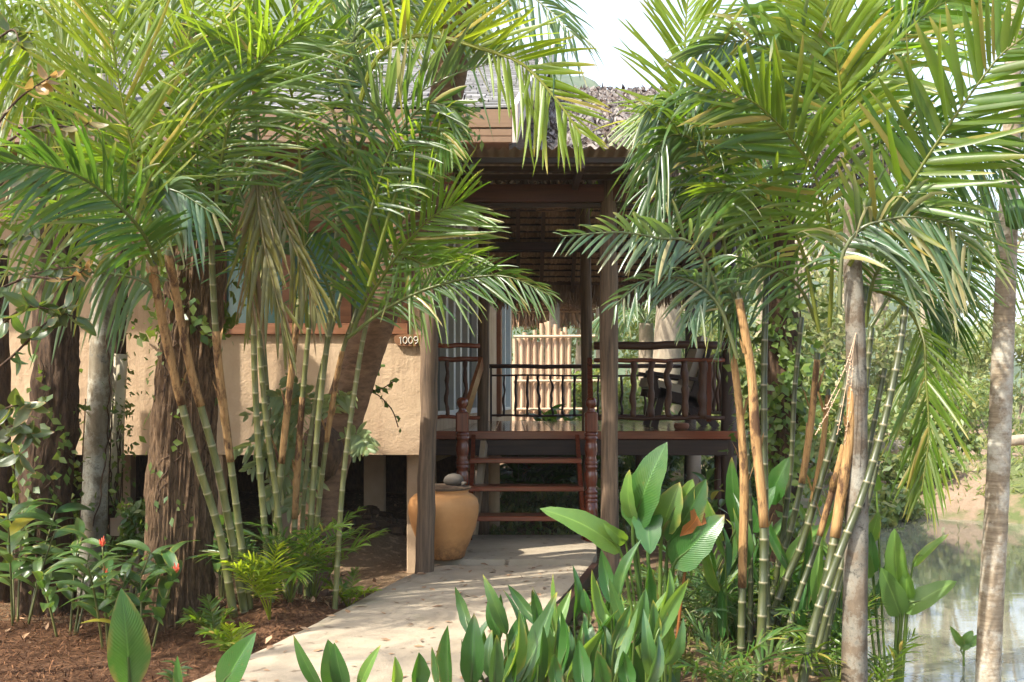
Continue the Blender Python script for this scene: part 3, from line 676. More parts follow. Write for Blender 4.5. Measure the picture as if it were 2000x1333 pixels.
Pt = MB(); Pt.lathe((at(1331,833,9.5).x, 9.5, DZ+.002), [(.055,0),(.07,.015),(.074,.04),(.066,.058),(.05,.062),(.045,.05)], 24); tag(part('clay_pot', Pt, M['claypot'], smooth=True), 'squat red clay pot on the veranda floor by the railing', 'pot')
Ch = thing('lounge_chair', (at(1320, 830, 10.4).x, 10.4, DZ), 'dark wooden lounge chair with cream cushions on the veranda', 'chair')
cx = at(1310, 0, 10.4).x; cyy = 10.4
def cbox(nm, a, b, mt, bev=.006, par=Ch): mb = MB(); mb.box((cx+a[0], cyy+a[1], DZ+a[2]), (cx+b[0], cyy+b[1], DZ+b[2]), bev=bev); return part(nm, mb, M[mt], par)
for s_ in (-.30, .30):
    mb = MB(); mb.beam((cx-.27, cyy+s_, DZ+.37), (cx+.30, cyy+s_, DZ+.24), .06, .10); part('side_frame', mb, M['dark_z'], Ch)
    mb = MB(); mb.beam((cx-.22, cyy+s_, DZ), (cx-.12, cyy+s_, DZ+.40), .06, .07); part('leg', mb, M['dark_z'], Ch)
    mb = MB(); mb.beam((cx+.42, cyy+s_, DZ), (cx+.12, cyy+s_, DZ+.34), .06, .07); part('leg', mb, M['dark_z'], Ch)
    mb = MB(); mb.beam((cx-.30, cyy+s_*1.08, DZ+.56), (cx+.26, cyy+s_*1.08, DZ+.48), .10, .035); part('armrest', mb, M['dark_z'], Ch)
    mb = MB(); mb.beam((cx-.20, cyy+s_*1.08, DZ+.38), (cx-.22, cyy+s_*1.08, DZ+.54), .05, .05, up=(1,0,0)); part('arm_support', mb, M['dark_z'], Ch)
    mb = MB(); mb.beam((cx+.16, cyy+s_, DZ+.28), (cx+.36, cyy+s_, DZ+.86), .05, .06, up=(1,0,0)); part('back_frame', mb, M['dark_z'], Ch)
for k in range(5):
    t = k/4; mb = MB(); mb.beam((cx-.24+.46*t, cyy-.28, DZ+.40-.11*t), (cx-.24+.46*t, cyy+.28, DZ+.40-.11*t), .06, .02); part('seat_slat', mb, M['dark_z'], Ch)
mb = MB(); mb.beam((cx-.29, cyy, DZ+.465), (cx+.22, cyy, DZ+.35), .52, .09); part('seat_cushion', mb, M['cushion'], Ch)
mb = MB(); mb.beam((cx+.15, cyy, DZ+.42), (cx+.32, cyy, DZ+.92), .52, .09, up=(1,0,0)); part('back_cushion', mb, M['cushion'], Ch)

# ------------------------------------------------------------------ bamboo fence and the far hut
Fn = thing('bamboo_fence', (.5, 18.5, 0), 'pale bamboo picket fence with uneven tops behind the veranda', 'fence')
tops = [662,655,663,650,658,664,645,668,632,630,628,640,634,642,648,640,655]
for k, tp in enumerate(tops):
    px = 1006+k*6.6+random.uniform(-1, 1); Yv = 18.5+(.04 if k % 2 else 0); p = at(px, tp, Yv)
    P = [Vector((p.x+random.uniform(-.01,.01), Yv, p.z-(p.z+.2)*(1-i/7))) for i in range(8)]
    mb = MB(); mb.tube(P, [.036*(1+(.09 if i % 2 else 0)) for i in range(8)], 8); part('bamboo_slat', mb, M['bamboo'], Fn)
for py in (658, 745, 800):
    mb = MB(); mb.tube([at(1003, py, 18.42), at(1180, py-1, 18.42)], .026, 8); part('rail', mb, M['bamboo_x'], Fn)
for k in range(16):
    px = 1003+k*7.3; p = at(px, 705+random.uniform(-14, 10), 18.9); mb = MB(); mb.tube([(p.x, 18.9, -.1), (p.x, 18.9, p.z)], .036, 7); part('bamboo_slat', mb, M['bamboo'], Fn)
Ht = thing('garden_hut', (1.1, 21.5, 0), 'open thatched garden hut on a round grey column beyond the fence', 'hut')
mb = MB(); p = at(1083, 600, 20.4); mb.tube([(p.x, 20.4, 0), (p.x, 20.4, 3.6)], .105, 18); part('column', mb, M['bark_far'], Ht, smooth=True)
mb = MB(); mb.tube([(1.95, 22, 0), (1.95, 22, 3.4)], .10, 14); part('column', mb, M['bark_far'], Ht, smooth=True)
mb = MB(); mb.add([(-.1,19.6,3.55),(2.0,19.6,3.55),(2.0,21.0,4.3),(-.1,21.0,4.3),(-.1,23.2,3.1),(2.0,23.2,3.1)], [(0,1,2,3),(3,2,5,4)]); part('roof', mb, M['thatch_in'], Ht)
for i in range(16):
    y = 21.1+i*.13; z = 4.3-(y-21.0)*.545-.06; mb = MB(); mb.beam((-.1, y, z), (1.9, y, z), .05, .03); part('thatch_row', mb, M['fringe'], Ht)
cs = np.stack([rng.uniform(-.1, 1.9, 500), rng.uniform(23.1, 23.25, 500), rng.uniform(3.06, 3.14, 500)], 1); V, Fc = strips(cs, .30, .05); npart('thatch_fringe', V, Fc, M['fringe'], Ht, smooth=False, kind='stuff')
cs = np.stack([rng.uniform(-.1, 1.9, 400), rng.uniform(19.55, 19.7, 400), rng.uniform(3.5, 3.58, 400)], 1); V, Fc = strips(cs, .25, .05); npart('thatch_fringe', V, Fc, M['fringe'], Ht, smooth=False, kind='stuff')
#VEGETATION
# ------------------------------------------------------------------ plant builders
def gauss(m, s): return random.gauss(m, s)
def frond_geo(P, L=.5, n=34, wd=.030, start=.18, a0=72, a1=22, dihed=18, droop=.22, roll=0, face=None, seed=0, dry=.04, rr=.009, tipd=.10, one=None, gap=.08):
    r = np.random.default_rng(seed); K = 48
    C = np.array([tuple(p) for p in crom(P, K)]); T = np.gradient(C, axis=0); T /= np.linalg.norm(T, axis=1, keepdims=True)
    Fv = np.array(face if face is not None else (Vector((0, 0, EYE))-Vector(C[K//2])).normalized()[:], dtype=float)
    S = np.cross(T, Fv); S /= np.linalg.norm(S, axis=1, keepdims=True)+1e-9; N = np.cross(S, T)
    if roll: c, s = math.cos(R(roll)), math.sin(R(roll)); S, N = S*c+N*s, N*c-S*s
    Vs = []; Fs = []; Ts = []; off = 0
    st = np.array([0, .10, .30, .55, .80, .93, 1.]); pw = np.array([.35, .80, 1., .92, .66, .36, .04])
    for side in ((1, -1) if one is None else (one,)):
        t = start+(1-start)*((np.arange(n)+r.uniform(-.25, .25, n)+(.5 if side > 0 else .25))/n).clip(0, .999)
        q = ((t-start)/(1-start)).clip(0, 1); x = t*(K-1); i0 = np.minimum(x.astype(int), K-2); f = (x-i0)[:, None]
        def lp(A): return A[i0]*(1-f)+A[i0+1]*f
        b, Tt, Ss, Nn = lp(C), lp(T), lp(S), lp(N)
        prof = np.where(q < .35, 1-((.35-q)/.35)**2*.45, 1-((q-.35)/.65)**2*.62)
        LL = L*prof*(1+r.uniform(-.10, .08, n)); brk = r.random(n) < gap; LL = np.where(brk, LL*r.uniform(.35, .7, n), LL)
        an = np.radians(a0+(a1-a0)*q**.9+r.normal(0, 6.0, n))[:, None]; dh = np.radians(dihed+r.normal(0, 11, n))[:, None]
        lat = Ss*side*np.cos(dh)+Nn*np.sin(dh); Dd = Tt*np.cos(an)+lat*np.sin(an)
        W = Tt-Dd*(Tt*Dd).sum(1, keepdims=True); W /= np.linalg.norm(W, axis=1, keepdims=True)+1e-9
        Nl = np.cross(W, Dd)*side; tw = np.radians(r.normal(14, 22, n))[:, None]; W2 = W*np.cos(tw)+Nl*np.sin(tw); Nl = np.cross(W2, Dd)*side
        dr = droop*(1+r.normal(0, .35, n))[:, None]; G = np.array([0, 0, -1.]); bend = r.normal(0, .11, n)[:, None]
        hw = wd*.5*(.55+.45*prof)*(1+r.normal(0, .12, n)); tt0 = r.random(n)*.16; isd = r.random(n) < dry; tt0 = np.where(isd, r.uniform(.5, 1, n), tt0)
        tip = r.random(n) < tipd*3
        vv = []; tv = []
        for s, p in zip(st, pw):
            c = b+Dd*(LL*s)[:, None]+G*dr*(LL*s*s)[:, None]+Tt*bend*(LL*s*s)[:, None]
            wv = W2*(hw*p)[:, None]; up = Nl*(hw*p*.38)[:, None]
            vv += [c-wv+up, c, c+wv+up]; tq = np.clip(tt0+np.where(tip, .8*max(0, (s-.72)/.28), 0), 0, 1); tv += [tq]*3
        m = len(st); V = np.stack(vv, 1).reshape(-1, 3); Vs.append(V); Ts.append(np.stack(tv, 1).ravel())
        base = (np.arange(n)*m*3)[:, None]+off; q4 = []
        for k in range(m-1):
            for j in (0, 1): a = k*3+j; q4.append(np.array([a, a+1, a+4, a+3] if side > 0 else [a, a+3, a+4, a+1]))
        Fs.append((base[:, :, None]+np.stack(q4)[None]).reshape(-1, 4)); off += len(V)
    mb = MB(); kk = 20; idx = np.linspace(0, K-1, kk).astype(int)
    mb.tube([Vector(C[i]) for i in idx], [rr*(1.25-.95*i/(kk-1)) for i in range(kk)], 6, cap=False, tint=[.35]*kk)
    Vs.append(np.array(mb.v)); Fs.append(np.array(mb.f)+off); Ts.append(np.array(mb.t))
    return np.concatenate(Vs), np.concatenate(Fs), np.concatenate(Ts)
_fs = [100]; WDK = .64
def frond(par, P, mt='palm', label=None, **k):
    _fs[0] += 1; k['wd'] = k.get('wd', .03)*WDK; k['n'] = int(k.get('n', 34)*1.08); V, Fc, t = frond_geo(P, seed=k.pop('seed', _fs[0]), **k); return npart('frond', V, Fc, ML[mt], par, tint=t, label=label)
def fr(par, lst, y0, y1, mt='palm', **k): return frond(par, pts(lst, y0, y1), mt, **k)
def free_frond(par, base, az, elev, length, arch, mt='palm', **k):
    """a frond that leaves its base at azimuth az, rises at elev degrees and arches over"""
    b = Vector(base); h = Vector((math.cos(R(az)), math.sin(R(az)), 0)); P = [b]; e = elev
    for i in range(5): P.append(P[-1]+(h*math.cos(R(e))+Vector((0, 0, math.sin(R(e)))))*(length/5)); e -= arch/5*(1+.25*i)
    d = (P[-1]-P[0]).normalized(); up = Vector((0, 0, 1)); f = (up-d*up.dot(d)); f = f.normalized()
    return frond(par, P, mt, face=f[:], **k)
def cane(par, P, r0, r1, mt='cane', step=.13, sheath=None, n=60):
    C = crom(P, n); L = [0.]
    for i in range(1, n): L.append(L[-1]+(C[i]-C[i-1]).length)
    tot = L[-1]; Q = []; rad = []; tn = []; s = random.uniform(0, step)
    def pos(d):
        d = min(max(d, 0), tot-1e-6); i = max(0, min(n-2, int(np.searchsorted(L, d))-1)); return C[i].lerp(C[i+1], (d-L[i])/max(1e-9, L[i+1]-L[i]))
    ev = [(0., 1., 0.)]; d = s
    while d < tot-.02:
        ev += [(d-.009, 1., 0.), (d-.0025, 1.07, .7), (d+.0015, 1.07, .7), (d+.005, .98, .05)]; d += step*random.uniform(.75, 1.3)*(1.2-.5*d/tot)
    ev.append((tot, 1., 0.)); ev = [e for e in ev if 0 <= e[0] <= tot]
    for d, k, t in ev: Q.append(pos(d)); rad.append((r0+(r1-r0)*d/tot)*k); tn.append(t)
    mb = MB(); mb.tube(Q, rad, 10, tint=tn); o = part('cane', mb, M[mt], par, smooth=True)
    if sheath:
        for (a, b, fat) in sheath:
            m = 16; ph = random.uniform(0, 6); mb = MB()
            rr = [((r0+(r1-r0)*(a+(b-a)*i/(m-1)))*(1.10+fat*math.sin(math.pi*min(1, i/(m-1)*.9+.05)))) for i in range(m)]
            mb.tube([pos(tot*(a+(b-a)*i/(m-1))) for i in range(m)], rr, 14, rfun=lambda t, g: 1+.10*nz(math.cos(g)*1.4+ph, math.sin(g)*1.4, t*3)+.05*max(0, math.sin(g*2+ph+t*2)))
            for q in range(3):
                f0 = a+(b-a)*random.uniform(.0, .9); p0 = pos(tot*f0); g = random.uniform(0, 6.28); u = Vector((math.cos(g), math.sin(g), 0)); l = random.uniform(.06, .16); w_ = Vector((-u.y, u.x, 0))*random.uniform(.008, .016); rr0 = r0*1.1
                V = [p0+u*rr0-w_, p0+u*rr0+w_, p0+u*(rr0+l*.18)+Vector((0,0,l*.55))+w_*.8, p0+u*(rr0+l*.18)+Vector((0,0,l*.55))-w_*.8, p0+u*(rr0+l*.42)+Vector((0,0,l))+w_*.15]
                mb.add(V, [(0,1,2,3),(3,2,4)])
            x = part('sheath', mb, M['sheath'], o, smooth=True)
    return C
def trunk_mesh(P, rad, n=40, seg=70, ridge=0., freq=7, lump=.06, rings=0):
    C = crom(P, seg); rr = np.interp(np.linspace(0, 1, seg), np.linspace(0, 1, len(rad)), rad); s = random.random()*60
    def rf(t, a):
        k = 1+lump*nz(math.cos(a)*1.2+s, math.sin(a)*1.2, t*5)
        if ridge:
            q = nz(math.cos(a)*freq+s, math.sin(a)*freq, t*5.)+.6*nz(math.cos(a)*freq*2.3, math.sin(a)*freq*2.3+s, t*17)+.25*nz(math.cos(a)*9+s, math.sin(a)*9, t*60); k += ridge*(abs(q)*1.6-.35)
        if rings: k += .03*abs(math.sin(t*rings*math.pi+.4*math.sin(a+s)))
        return k
    mb = MB(); mb.tube(C, list(rr), n, rfun=rf); return mb, C
LT = np.array([0, .06, .16, .30, .46, .62, .78, .90, 1.])
def blade_geo(B, Tp, width, face, curve=.12, fold=.25, roll=0, prof='lance', stem=None, wavy=.0, seed=0, tint=0.):
    """a broad leaf: base, tip, full width, which way the blade faces; stem runs from the ground to its base"""
    r = np.random.default_rng(seed); B = np.array(B, float); Tp = np.array(Tp, float); ax = Tp-B; L = np.linalg.norm(ax); T = ax/L
    Fv = np.array(face, float); S = np.cross(T, Fv); S /= np.linalg.norm(S)+1e-9; N = np.cross(S, T)
    if roll: c, s = math.cos(R(roll)), math.sin(R(roll)); S, N = S*c+N*s, N*c-S*s
    m = 13; s = np.linspace(0, 1, m)
    w = {'lance': np.sin(np.pi*s**.8)**.8*(1-.12*s), 'ovate': np.sin(np.pi*s**.72)**.72, 'canna': np.sin(np.pi*s**.66)**.62}[prof]; w[0] = .06; w[-1] = .012
    cr = np.linspace(-1, 1, 7); V = []; uv = []; tv = []
    for i in range(m):
        c = B+ax*s[i]+N*(curve*L*(math.sin(math.pi*s[i])-.55*s[i]**2))
        ed = 1+wavy*math.sin(s[i]*19+seed)
        for x in cr:
            V.append(c+S*(x*width*.5*w[i]*ed)+N*(abs(x)*fold*width*.5*w[i]*(1+wavy*2*math.sin(s[i]*13+x*2+seed)))); uv.append((s[i], x)); tv.append(tint+(.9*max(0, s[i]-.90)/.10 if seed % 3 == 0 else 0)+(.8*max(0, abs(x)-.8)/.2*(.5+.5*math.sin(s[i]*17+seed)) if seed % 4 == 1 else 0))
    Fc = [(i*7+j, i*7+j+1, (i+1)*7+j+1, (i+1)*7+j) for i in range(m-1) for j in range(6)]
    if stem is not None:
        mb = MB(); Q = crom(list(stem)+[Vector(B), Vector(B+ax*.35+N*(curve*L*.80-.003))], 14); mb.tube(Q, [width*.075*(1.1-.75*i/13)+.002 for i in range(14)], 6)
        o = len(V); V += [np.array(v) for v in mb.v]; uv += [(.3, .2)]*len(mb.v); tv += [.12]*len(mb.v); Fc = [list(f) for f in Fc]+[[i+o for i in f] for f in mb.f if len(f) == 4]
    return np.array(V), np.array(Fc), uv, tv
_ls = [0]
def leaf(par, B, Tp, width, face=None, mt='broad', label=None, **k):
    _ls[0] += 1; B = Vector(B); Tp = Vector(Tp)
    if face is None: face = (Vector((0, 0, EYE))-(B+Tp)/2).normalized()
    V, Fc, uv, tv = blade_geo(B, Tp, width, face[:], seed=_ls[0], **k); return npart('leaf', V, Fc, ML[mt], par, tint=tv, uv=uv, label=label)
def lp(par, base, tip, wpx, Y, Y2=None, mt='broad', stem_to=None, **k):
    Y2 = Y if Y2 is None else Y2; b = at(*base, Y); t = at(*tip, Y2); st = None
    if stem_to is not None: g = Vector((stem_to[0], stem_to[1], gz(*stem_to)-.02)); st = [g, g.lerp(b, .5)+Vector((0, .02, .03))]
    return leaf(par, b, t, wpx/F*(Y+Y2)/2, mt=mt, stem=st, **k)
def crown_cloud(blobs, n, size, wr=.45, hang=.3):
    """blobs: (centre, radii); leaves spread through each blob, denser at its shell"""
    Cs = []; Ns = []
    vol = np.array([b[1][0]*b[1][1]+b[1][1]*b[1][2]+b[1][0]*b[1][2] for b in blobs]); vol = vol/vol.sum()
    for (c, rd), v in zip(blobs, vol):
        k = max(8, int(n*v)); u = unit(k); q = rng.random(k)**.45; Cs.append(np.array(c)+u*q[:, None]*np.array(rd)*(1+rng.normal(0, .10, k))[:, None]); Ns.append(u)
    C = np.concatenate(Cs); U = np.concatenate(Ns); k = len(C); Nn = U*.6+unit(k)*.7+np.array([0, 0, .55]); Dr = unit(k)+U*.5+np.array([0, 0, -hang])
    return leafcloud(C, size*rng.uniform(.6, 1.35, k), Dr, Nn, wr), np.repeat(rng.random(k)**3*.6, 5)
def blobset(c, rad, n, br, flat=.75):
    out = []
    for i in range(n):
        u = unit(1)[0]; q = random.random()**.5; p = Vector(c)+Vector((u[0]*rad[0]*q, u[1]*rad[1]*q, u[2]*rad[2]*q)); r_ = br*random.uniform(.65, 1.3); out.append((tuple(p), (r_, r_, r_*flat)))
    return out
def tree(loc, h, tr, crown_c, crad, nb, br, nleaf, size, label, lm='far', bm='bark_far', name='tree', cat='tree', group=None, lean=(0, 0), wr=.45):
    x, y = loc; z = gz(x, y); T = thing(name, (x, y, z), label, cat, group); top = Vector((x+lean[0], y+lean[1], z+h))
    mb, C = trunk_mesh([(x, y, z-.1), (x+lean[0]*.35, y+lean[1]*.3, z+h*.5), top], [tr*1.15, tr, tr*.75], 14, 22, ridge=.05)
    blobs = blobset(crown_c, crad, nb, br)
    for b in blobs[::max(1, nb//9)]:
        mb.tube(crom([C[random.randint(12, 20)], (Vector(b[0])+top)/2+Vector((0, 0, -.1*crad[2])), b[0]], 8), [tr*.42*(1-.8*i/7) for i in range(8)], 6)
    part('trunk', mb, M[bm], T, smooth=True)
    (V, Fc), t = crown_cloud(blobs, nleaf, size, wr); npart('crown', V, Fc, ML[lm], T, tint=t, smooth=False, kind='stuff'); return T
def bush(loc, rad, nleaf, size, label, lm='bush', name='bush', group=None, nb=9, br=.5, wr=.45, zoff=.0):
    x, y = loc; z = gz(x, y); T = thing(name, (x, y, z), label, 'bush', group); mb = MB()
    blobs = blobset((x, y, z+rad[2]*.62+zoff), (rad[0]*.75, rad[1]*.75, rad[2]*.5), nb, br*min(rad))
    for b in blobs[:5]: mb.tube([(x+random.uniform(-.08,.08), y, z-.05), (Vector((x, y, z))+Vector(b[0]))/2+Vector((.03, 0, .05)), b[0]], [.016, .012, .006], 6)
    part('stem', mb, M['bark_far'], T); (V, Fc), t = crown_cloud(blobs, nleaf, size, wr); npart('foliage', V, Fc, ML[lm], T, tint=t, smooth=False, kind='stuff'); return T
def vine_on(par_label, C, rad, n, size, z0, z1, spread=.035, seed=3, cat='vine', mt='vine', side=None):
    """a creeper that climbs a trunk: thin stems hugging the bark and leaves along them"""
    P = [p for p in C if z0 <= p.z <= z1]; T = thing('climbing_vine', P[0], par_label, cat); r = np.random.default_rng(seed); mb = MB(); Cs = []; Us = []
    for s in range(7):
        a = r.uniform(0, 6.28) if side is None else r.normal(side, .55); st = []
        for i, p in enumerate(P): a += r.normal(0, .16); st.append(Vector((p.x+math.cos(a)*(rad+.008), p.y+math.sin(a)*(rad+.008), p.z)))
        k = max(4, int(len(st)*r.uniform(.5, 1))); st = st[:k]; mb.tube(st, .0045, 5)
        for j in range(n//7):
            q = st[r.integers(0, len(st))]; c = P[min(len(P)-1, max(0, int((q.z-P[0].z)/max(.01, P[-1].z-P[0].z)*(len(P)-1))))]; u = Vector((q.x-c.x, q.y-c.y, 0)).normalized()
            Cs.append(tuple(q+u*abs(r.normal(0, spread))+Vector((r.normal(0, .03), r.normal(0, .03), r.normal(0, .04))))); Us.append(u[:])
    part('stem', mb, M['bark_dark'], T); Cs = np.array(Cs); Us = np.array(Us); k = len(Cs)
    V, Fc = leafcloud(Cs, size*r.uniform(.6, 1.3, k), unit(k)*.7+Us*.4+np.array([0, 0, -.5]), Us+unit(k)*.5+np.array([0, 0, .3]), .62); npart('foliage', V, Fc, ML[mt], T, tint=np.repeat(r.random(k)*.3, 5), smooth=False, kind='stuff'); return T

# ------------------------------------------------------------------ trunks on the left
def gp(px, py, Y): p = at(px, py, Y); return (p.x, p.y, p.z)
T = thing('rough_barked_tree', gp(345, 1245, 5.75), 'thick tree with deeply ridged brown bark behind the green canes', 'tree')
mb, C_big = trunk_mesh([(at(343,0,5.75).x, 5.75, -.32), at(347,1100,5.75), at(362,800,5.75), at(378,560,5.75), at(388,300,5.75), at(392,60,5.75)], [.25,.175,.165,.15,.14,.13], 220, 150, ridge=.17, freq=7.5)
part('trunk', mb, M['bark_rough'], T, smooth=True)
vine_on('leafy creeper climbing the thick ridged trunk', C_big, .165, 130, .055, 0.1, 2.0, seed=5, side=3.6)
vine_on('dense fern-like creeper around the upper part of the thick ridged trunk', C_big, .16, 700, .065, 1.55, 2.5, .10, seed=8)
T = thing('lichen_trunk_tree', gp(182, 1095, 6.75), 'slender tree with pale lichen blotched bark beside the cream pipe', 'tree')
mb, C_l = trunk_mesh([(at(180,0,6.75).x, 6.75, -.25), at(186,950,6.75), at(196,750,6.75), at(204,500,6.75), at(207,250,6.75), at(212,-60,6.75)], [.098,.082,.078,.07,.064,.05], 28, 60, lump=.1)
part('trunk', mb, M['bark_pale'], T, smooth=True)
vine_on('ivy clinging to the slender lichen blotched trunk', C_l, .08, 90, .055, 0.3, 2.2, seed=11)
T = thing('shaggy_dark_tree', gp(95, 1180, 6.3), 'dark shaggy trunk left of the slender lichen blotched tree', 'tree')
mb, C_s = trunk_mesh([(at(85,0,6.3).x, 6.3, -.3), at(88,1000,6.3), at(105,800,6.3), at(112,620,6.3), at(118,400,6.3), at(122,150,6.3)], [.175,.15,.135,.13,.12,.1], 60, 80, ridge=.22, freq=3, lump=.2)
part('trunk', mb, M['bark_dark'], T, smooth=True)
vine_on('leafy creeper covering the dark shaggy trunk', C_s, .14, 260, .07, -.1, 1.6, .07, seed=21)
T = thing('cut_dark_tree', gp(-5, 1130, 6.6), 'dark trunk cut by the left edge of the photo', 'tree')
mb, _c = trunk_mesh([(at(-8,0,6.6).x, 6.6, -.3), at(-6,900,6.6), at(-12,500,6.6)], [.10,.085,.08], 30, 30, ridge=.12); part('trunk', mb, M['bark_dark'], T, smooth=True)
T = thing('sleeved_post', gp(215, 1000, 6.95), 'dark wooden post with a cream sleeve around its lower part', 'post')
mb = log(gp(213, 1010, 6.95), gp(243, 400, 6.95), .052, .050, seg=14); part('post', mb, M['bark_dark'], T, smooth=True)
mb = MB(); mb.tube([gp(214,985,6.95), gp(223,860,6.95), gp(230,692,6.95)], [.062,.064,.066], 20); part('sleeve', mb, M['pvc'], T, smooth=True)
PCp = [Vector(gp(216+16*i/30, 985-i*20, 6.95)) for i in range(31)]
vine_on('trailing vine on the cream sleeved post', PCp, .066, 210, .05, .1, 2.4, .045, seed=31, side=-.5)
# leaning tree
T = thing('leaning_tree', gp(598, 1085, 6.6), 'smooth brown trunk leaning over towards the porch roof', 'tree')
mb, C_lean = trunk_mesh([(at(585,0,6.6).x, 6.6, -.25), at(628,960,6.55), at(668,820,6.5), at(713,680,6.4), at(760,560,6.3), at(802,440,6.1), at(842,320,5.9), at(862,230,5.8), at(885,120,5.7), at(905,-40,5.6)], [.16,.14,.13,.122,.12,.112,.106,.098,.085,.07], 36, 110, lump=.08, rings=34)
part('trunk', mb, M['bark_lean'], T, smooth=True)
bl = [(gp(px, py, Y), (r_, r_, r_*.8)) for px, py, Y, r_ in ((870,60,5.7,.24),(920,30,5.6,.22),(840,10,5.8,.26),(910,95,5.7,.16),(885,-40,5.7,.35),(960,-50,5.7,.3),(800,-60,5.9,.3))]
(V, Fc), t = crown_cloud(bl, 1500, .065, .6); npart('crown', V, Fc, ML['palmy'], T, tint=t, smooth=False, kind='stuff')
for k in range(6): mb = MB(); mb.tube(crom([C_lean[-8+k], bl[k][0]], 6), [.018,.014,.012,.01,.007,.004], 6); part('branch', mb, M['bark_lean'], T)
vine_on('fresh green vine hanging on the leaning trunk beside the wooden fascia', C_lean, .10, 200, .06, 2.5, 3.1, .06, seed=41, side=0.)
# epiphytes and fern on the leaning trunk
T = thing('epiphyte_fern', gp(600, 880, 6.35), 'fern, coloured pale as if in sun, growing from a mossy lump on the leaning trunk', 'fern')
mb = MB(); c = at(632, 880, 6.4); mb.lathe((c.x, c.y, c.z-.2), [(.02,0),(.09,.04),(.13,.13),(.14,.22),(.11,.32),(.04,.38)], 18, wob=.5); part('root_ball', mb, M['bark_dark'], T, smooth=True)
for (b, m_, e) in (((600,850),(555,830),(500,860)),((600,840),(550,800),(478,812)),((605,870),(550,880),(480,920)),((610,900),(560,930),(520,985)),((600,830),(570,780),(520,775)),((612,820),(600,770),(560,735)),((640,820),(650,780),(690,770)),((620,900),(600,950),(560,1000)),((600,880),(540,860),(455,880)),((660,860),(700,850),(720,880))):
    fr(T, [b, m_, e], 6.3, 6.1, 'fern', L=.13, n=13, wd=.060, start=.12, a0=80, a1=40, droop=.35, rr=.003, roll=random.uniform(-30, 30))
T = thing('wall_vine', gp(740, 800, 6.5), 'thin bare vine with few leaves dangling in front of the ochre wall', 'vine')
mb = MB(); V = []; Cs = []
for st in ([(700,760),(725,745),(745,715)],[(705,765),(735,770),(765,800),(778,835)],[(720,765),(745,760),(770,745)]):
    Q = crom([gp(*p, 6.6) for p in st], 14); mb.tube(Q, .004, 5); Cs += [tuple(q+Vector((random.gauss(0,.012), 0, random.gauss(0,.012)))) for q in Q[3:]]
part('stem', mb, M['bark_dark'], T); Cs = np.array(Cs); V, Fc = leafcloud(Cs, .055*rng.uniform(.7,1.3,len(Cs)), unit(len(Cs)), unit(len(Cs))+np.array([0,-.8,.5]), .55); npart('foliage', V, Fc, ML['vine'], T, smooth=False, kind='stuff')

# ------------------------------------------------------------------ left golden cane palms
PL = thing('cane_palm_clump', (at(478,0,5.65).x, 5.65, -.02), 'clump of green canes with tan leaf sheaths in front of the thick ridged trunk', 'palm', 'clumping cane palms by the path')
def cz(lst, y0, y1, r, mt='cane', par=None, sheath=None, step=.12):
    P = pts(lst, y0, y1); P[0].z = min(P[0].z, gz(P[0].x, P[0].y))-.06; return cane(par, P, r*.80, r*.58, mt, step, sheath)
cz([(462,1215),(430,1046),(385,901),(340,731),(312,600),(298,510)], 5.55, 5.0, .030, par=PL, sheath=[(.63,.99,.08)])
cz([(481,1195),(450,1036),(422,901),(375,731),(345,580),(330,490)], 5.6, 5.05, .029, par=PL, sheath=[(.60,.99,.08)])
cz([(492,1200),(468,1036),(446,866),(426,700),(416,560),(412,430)], 5.65, 5.2, .027, par=PL, sheath=[(.42,.74,.06)])
cz([(532,1130),(510,946),(499,766),(495,620),(490,300)], 5.75, 5.5, .025, par=PL, sheath=[(.74,.9,.05)])
cz([(562,1125),(542,986),(525,866),(510,716),(502,560)], 5.85, 5.6, .023, par=PL)
PL2 = thing('cane_palm_clump', (at(575,0,5.95).x, 5.95, 0), 'clump of slim olive canes before the leaning trunk, next to the path', 'palm', 'clumping cane palms by the path')
cz([(530,1130),(540,1016),(555,856),(572,700),(588,560),(600,430)], 5.9, 5.7, .025, par=PL2, sheath=[(.38,.74,.10)])
cz([(570,1130),(576,1016),(586,841),(598,700),(612,560)], 6.05, 5.85, .024, par=PL2, sheath=[(.28,.66,.10)])
cz([(598,1150),(607,1016),(622,816),(645,620),(657,480),(675,200),(682,-40)], 5.95, 5.6, .024, par=PL2)
cz([(604,1120),(625,966),(645,816),(668,690),(700,600)], 6.05, 5.8, .021, par=PL2, sheath=[(.55,.85,.10)])
cz([(652,1205),(670,941),(700,716),(722,600),(745,470)], 5.75, 5.6, .021, par=PL2, step=.1)
cz([(585,1140),(592,1000),(605,860),(628,720),(660,600),(690,500)], 6.15, 5.9, .020, par=PL2)
cz([(552,1140),(530,900),(503,500),(498,200),(505,-40)], 6.2, 5.95, .028, 'cane', par=PL2, sheath=[(.80,.95,.08)])
# keyed fronds of the first clump
fr(PL, [(318,520),(290,420),(260,300),(232,160),(206,-10)], 5.0, 4.9, 'palmy', L=.62, n=40, wd=.036, a0=62, a1=28, droop=.12, start=.30)
fr(PL, [(330,480),(340,360),(355,170),(378,10),(396,-90)], 5.1, 5.2, 'palmy', L=.60, n=38, wd=.036, a0=58, a1=26, droop=.10, start=.22)
fr(PL, [(352,490),(368,350),(390,250),(437,133),(500,50)], 5.1, 5.3, 'palm', L=.52, n=34, wd=.032, a0=60, a1=28, droop=.2)
fr(PL, [(300,520),(262,470),(180,440),(90,425),(-30,440)], 5.0, 4.7, 'palm', L=.34, n=30, wd=.03, a0=75, a1=35, droop=.6, dihed=5, start=.1, dry=.12)
fr(PL, [(312,575),(270,545),(180,532),(90,528),(-30,545)], 5.1, 4.8, 'palmt', L=.25, n=30, wd=.036, a0=80, a1=40, droop=.8, dihed=0, start=.06, roll=15)
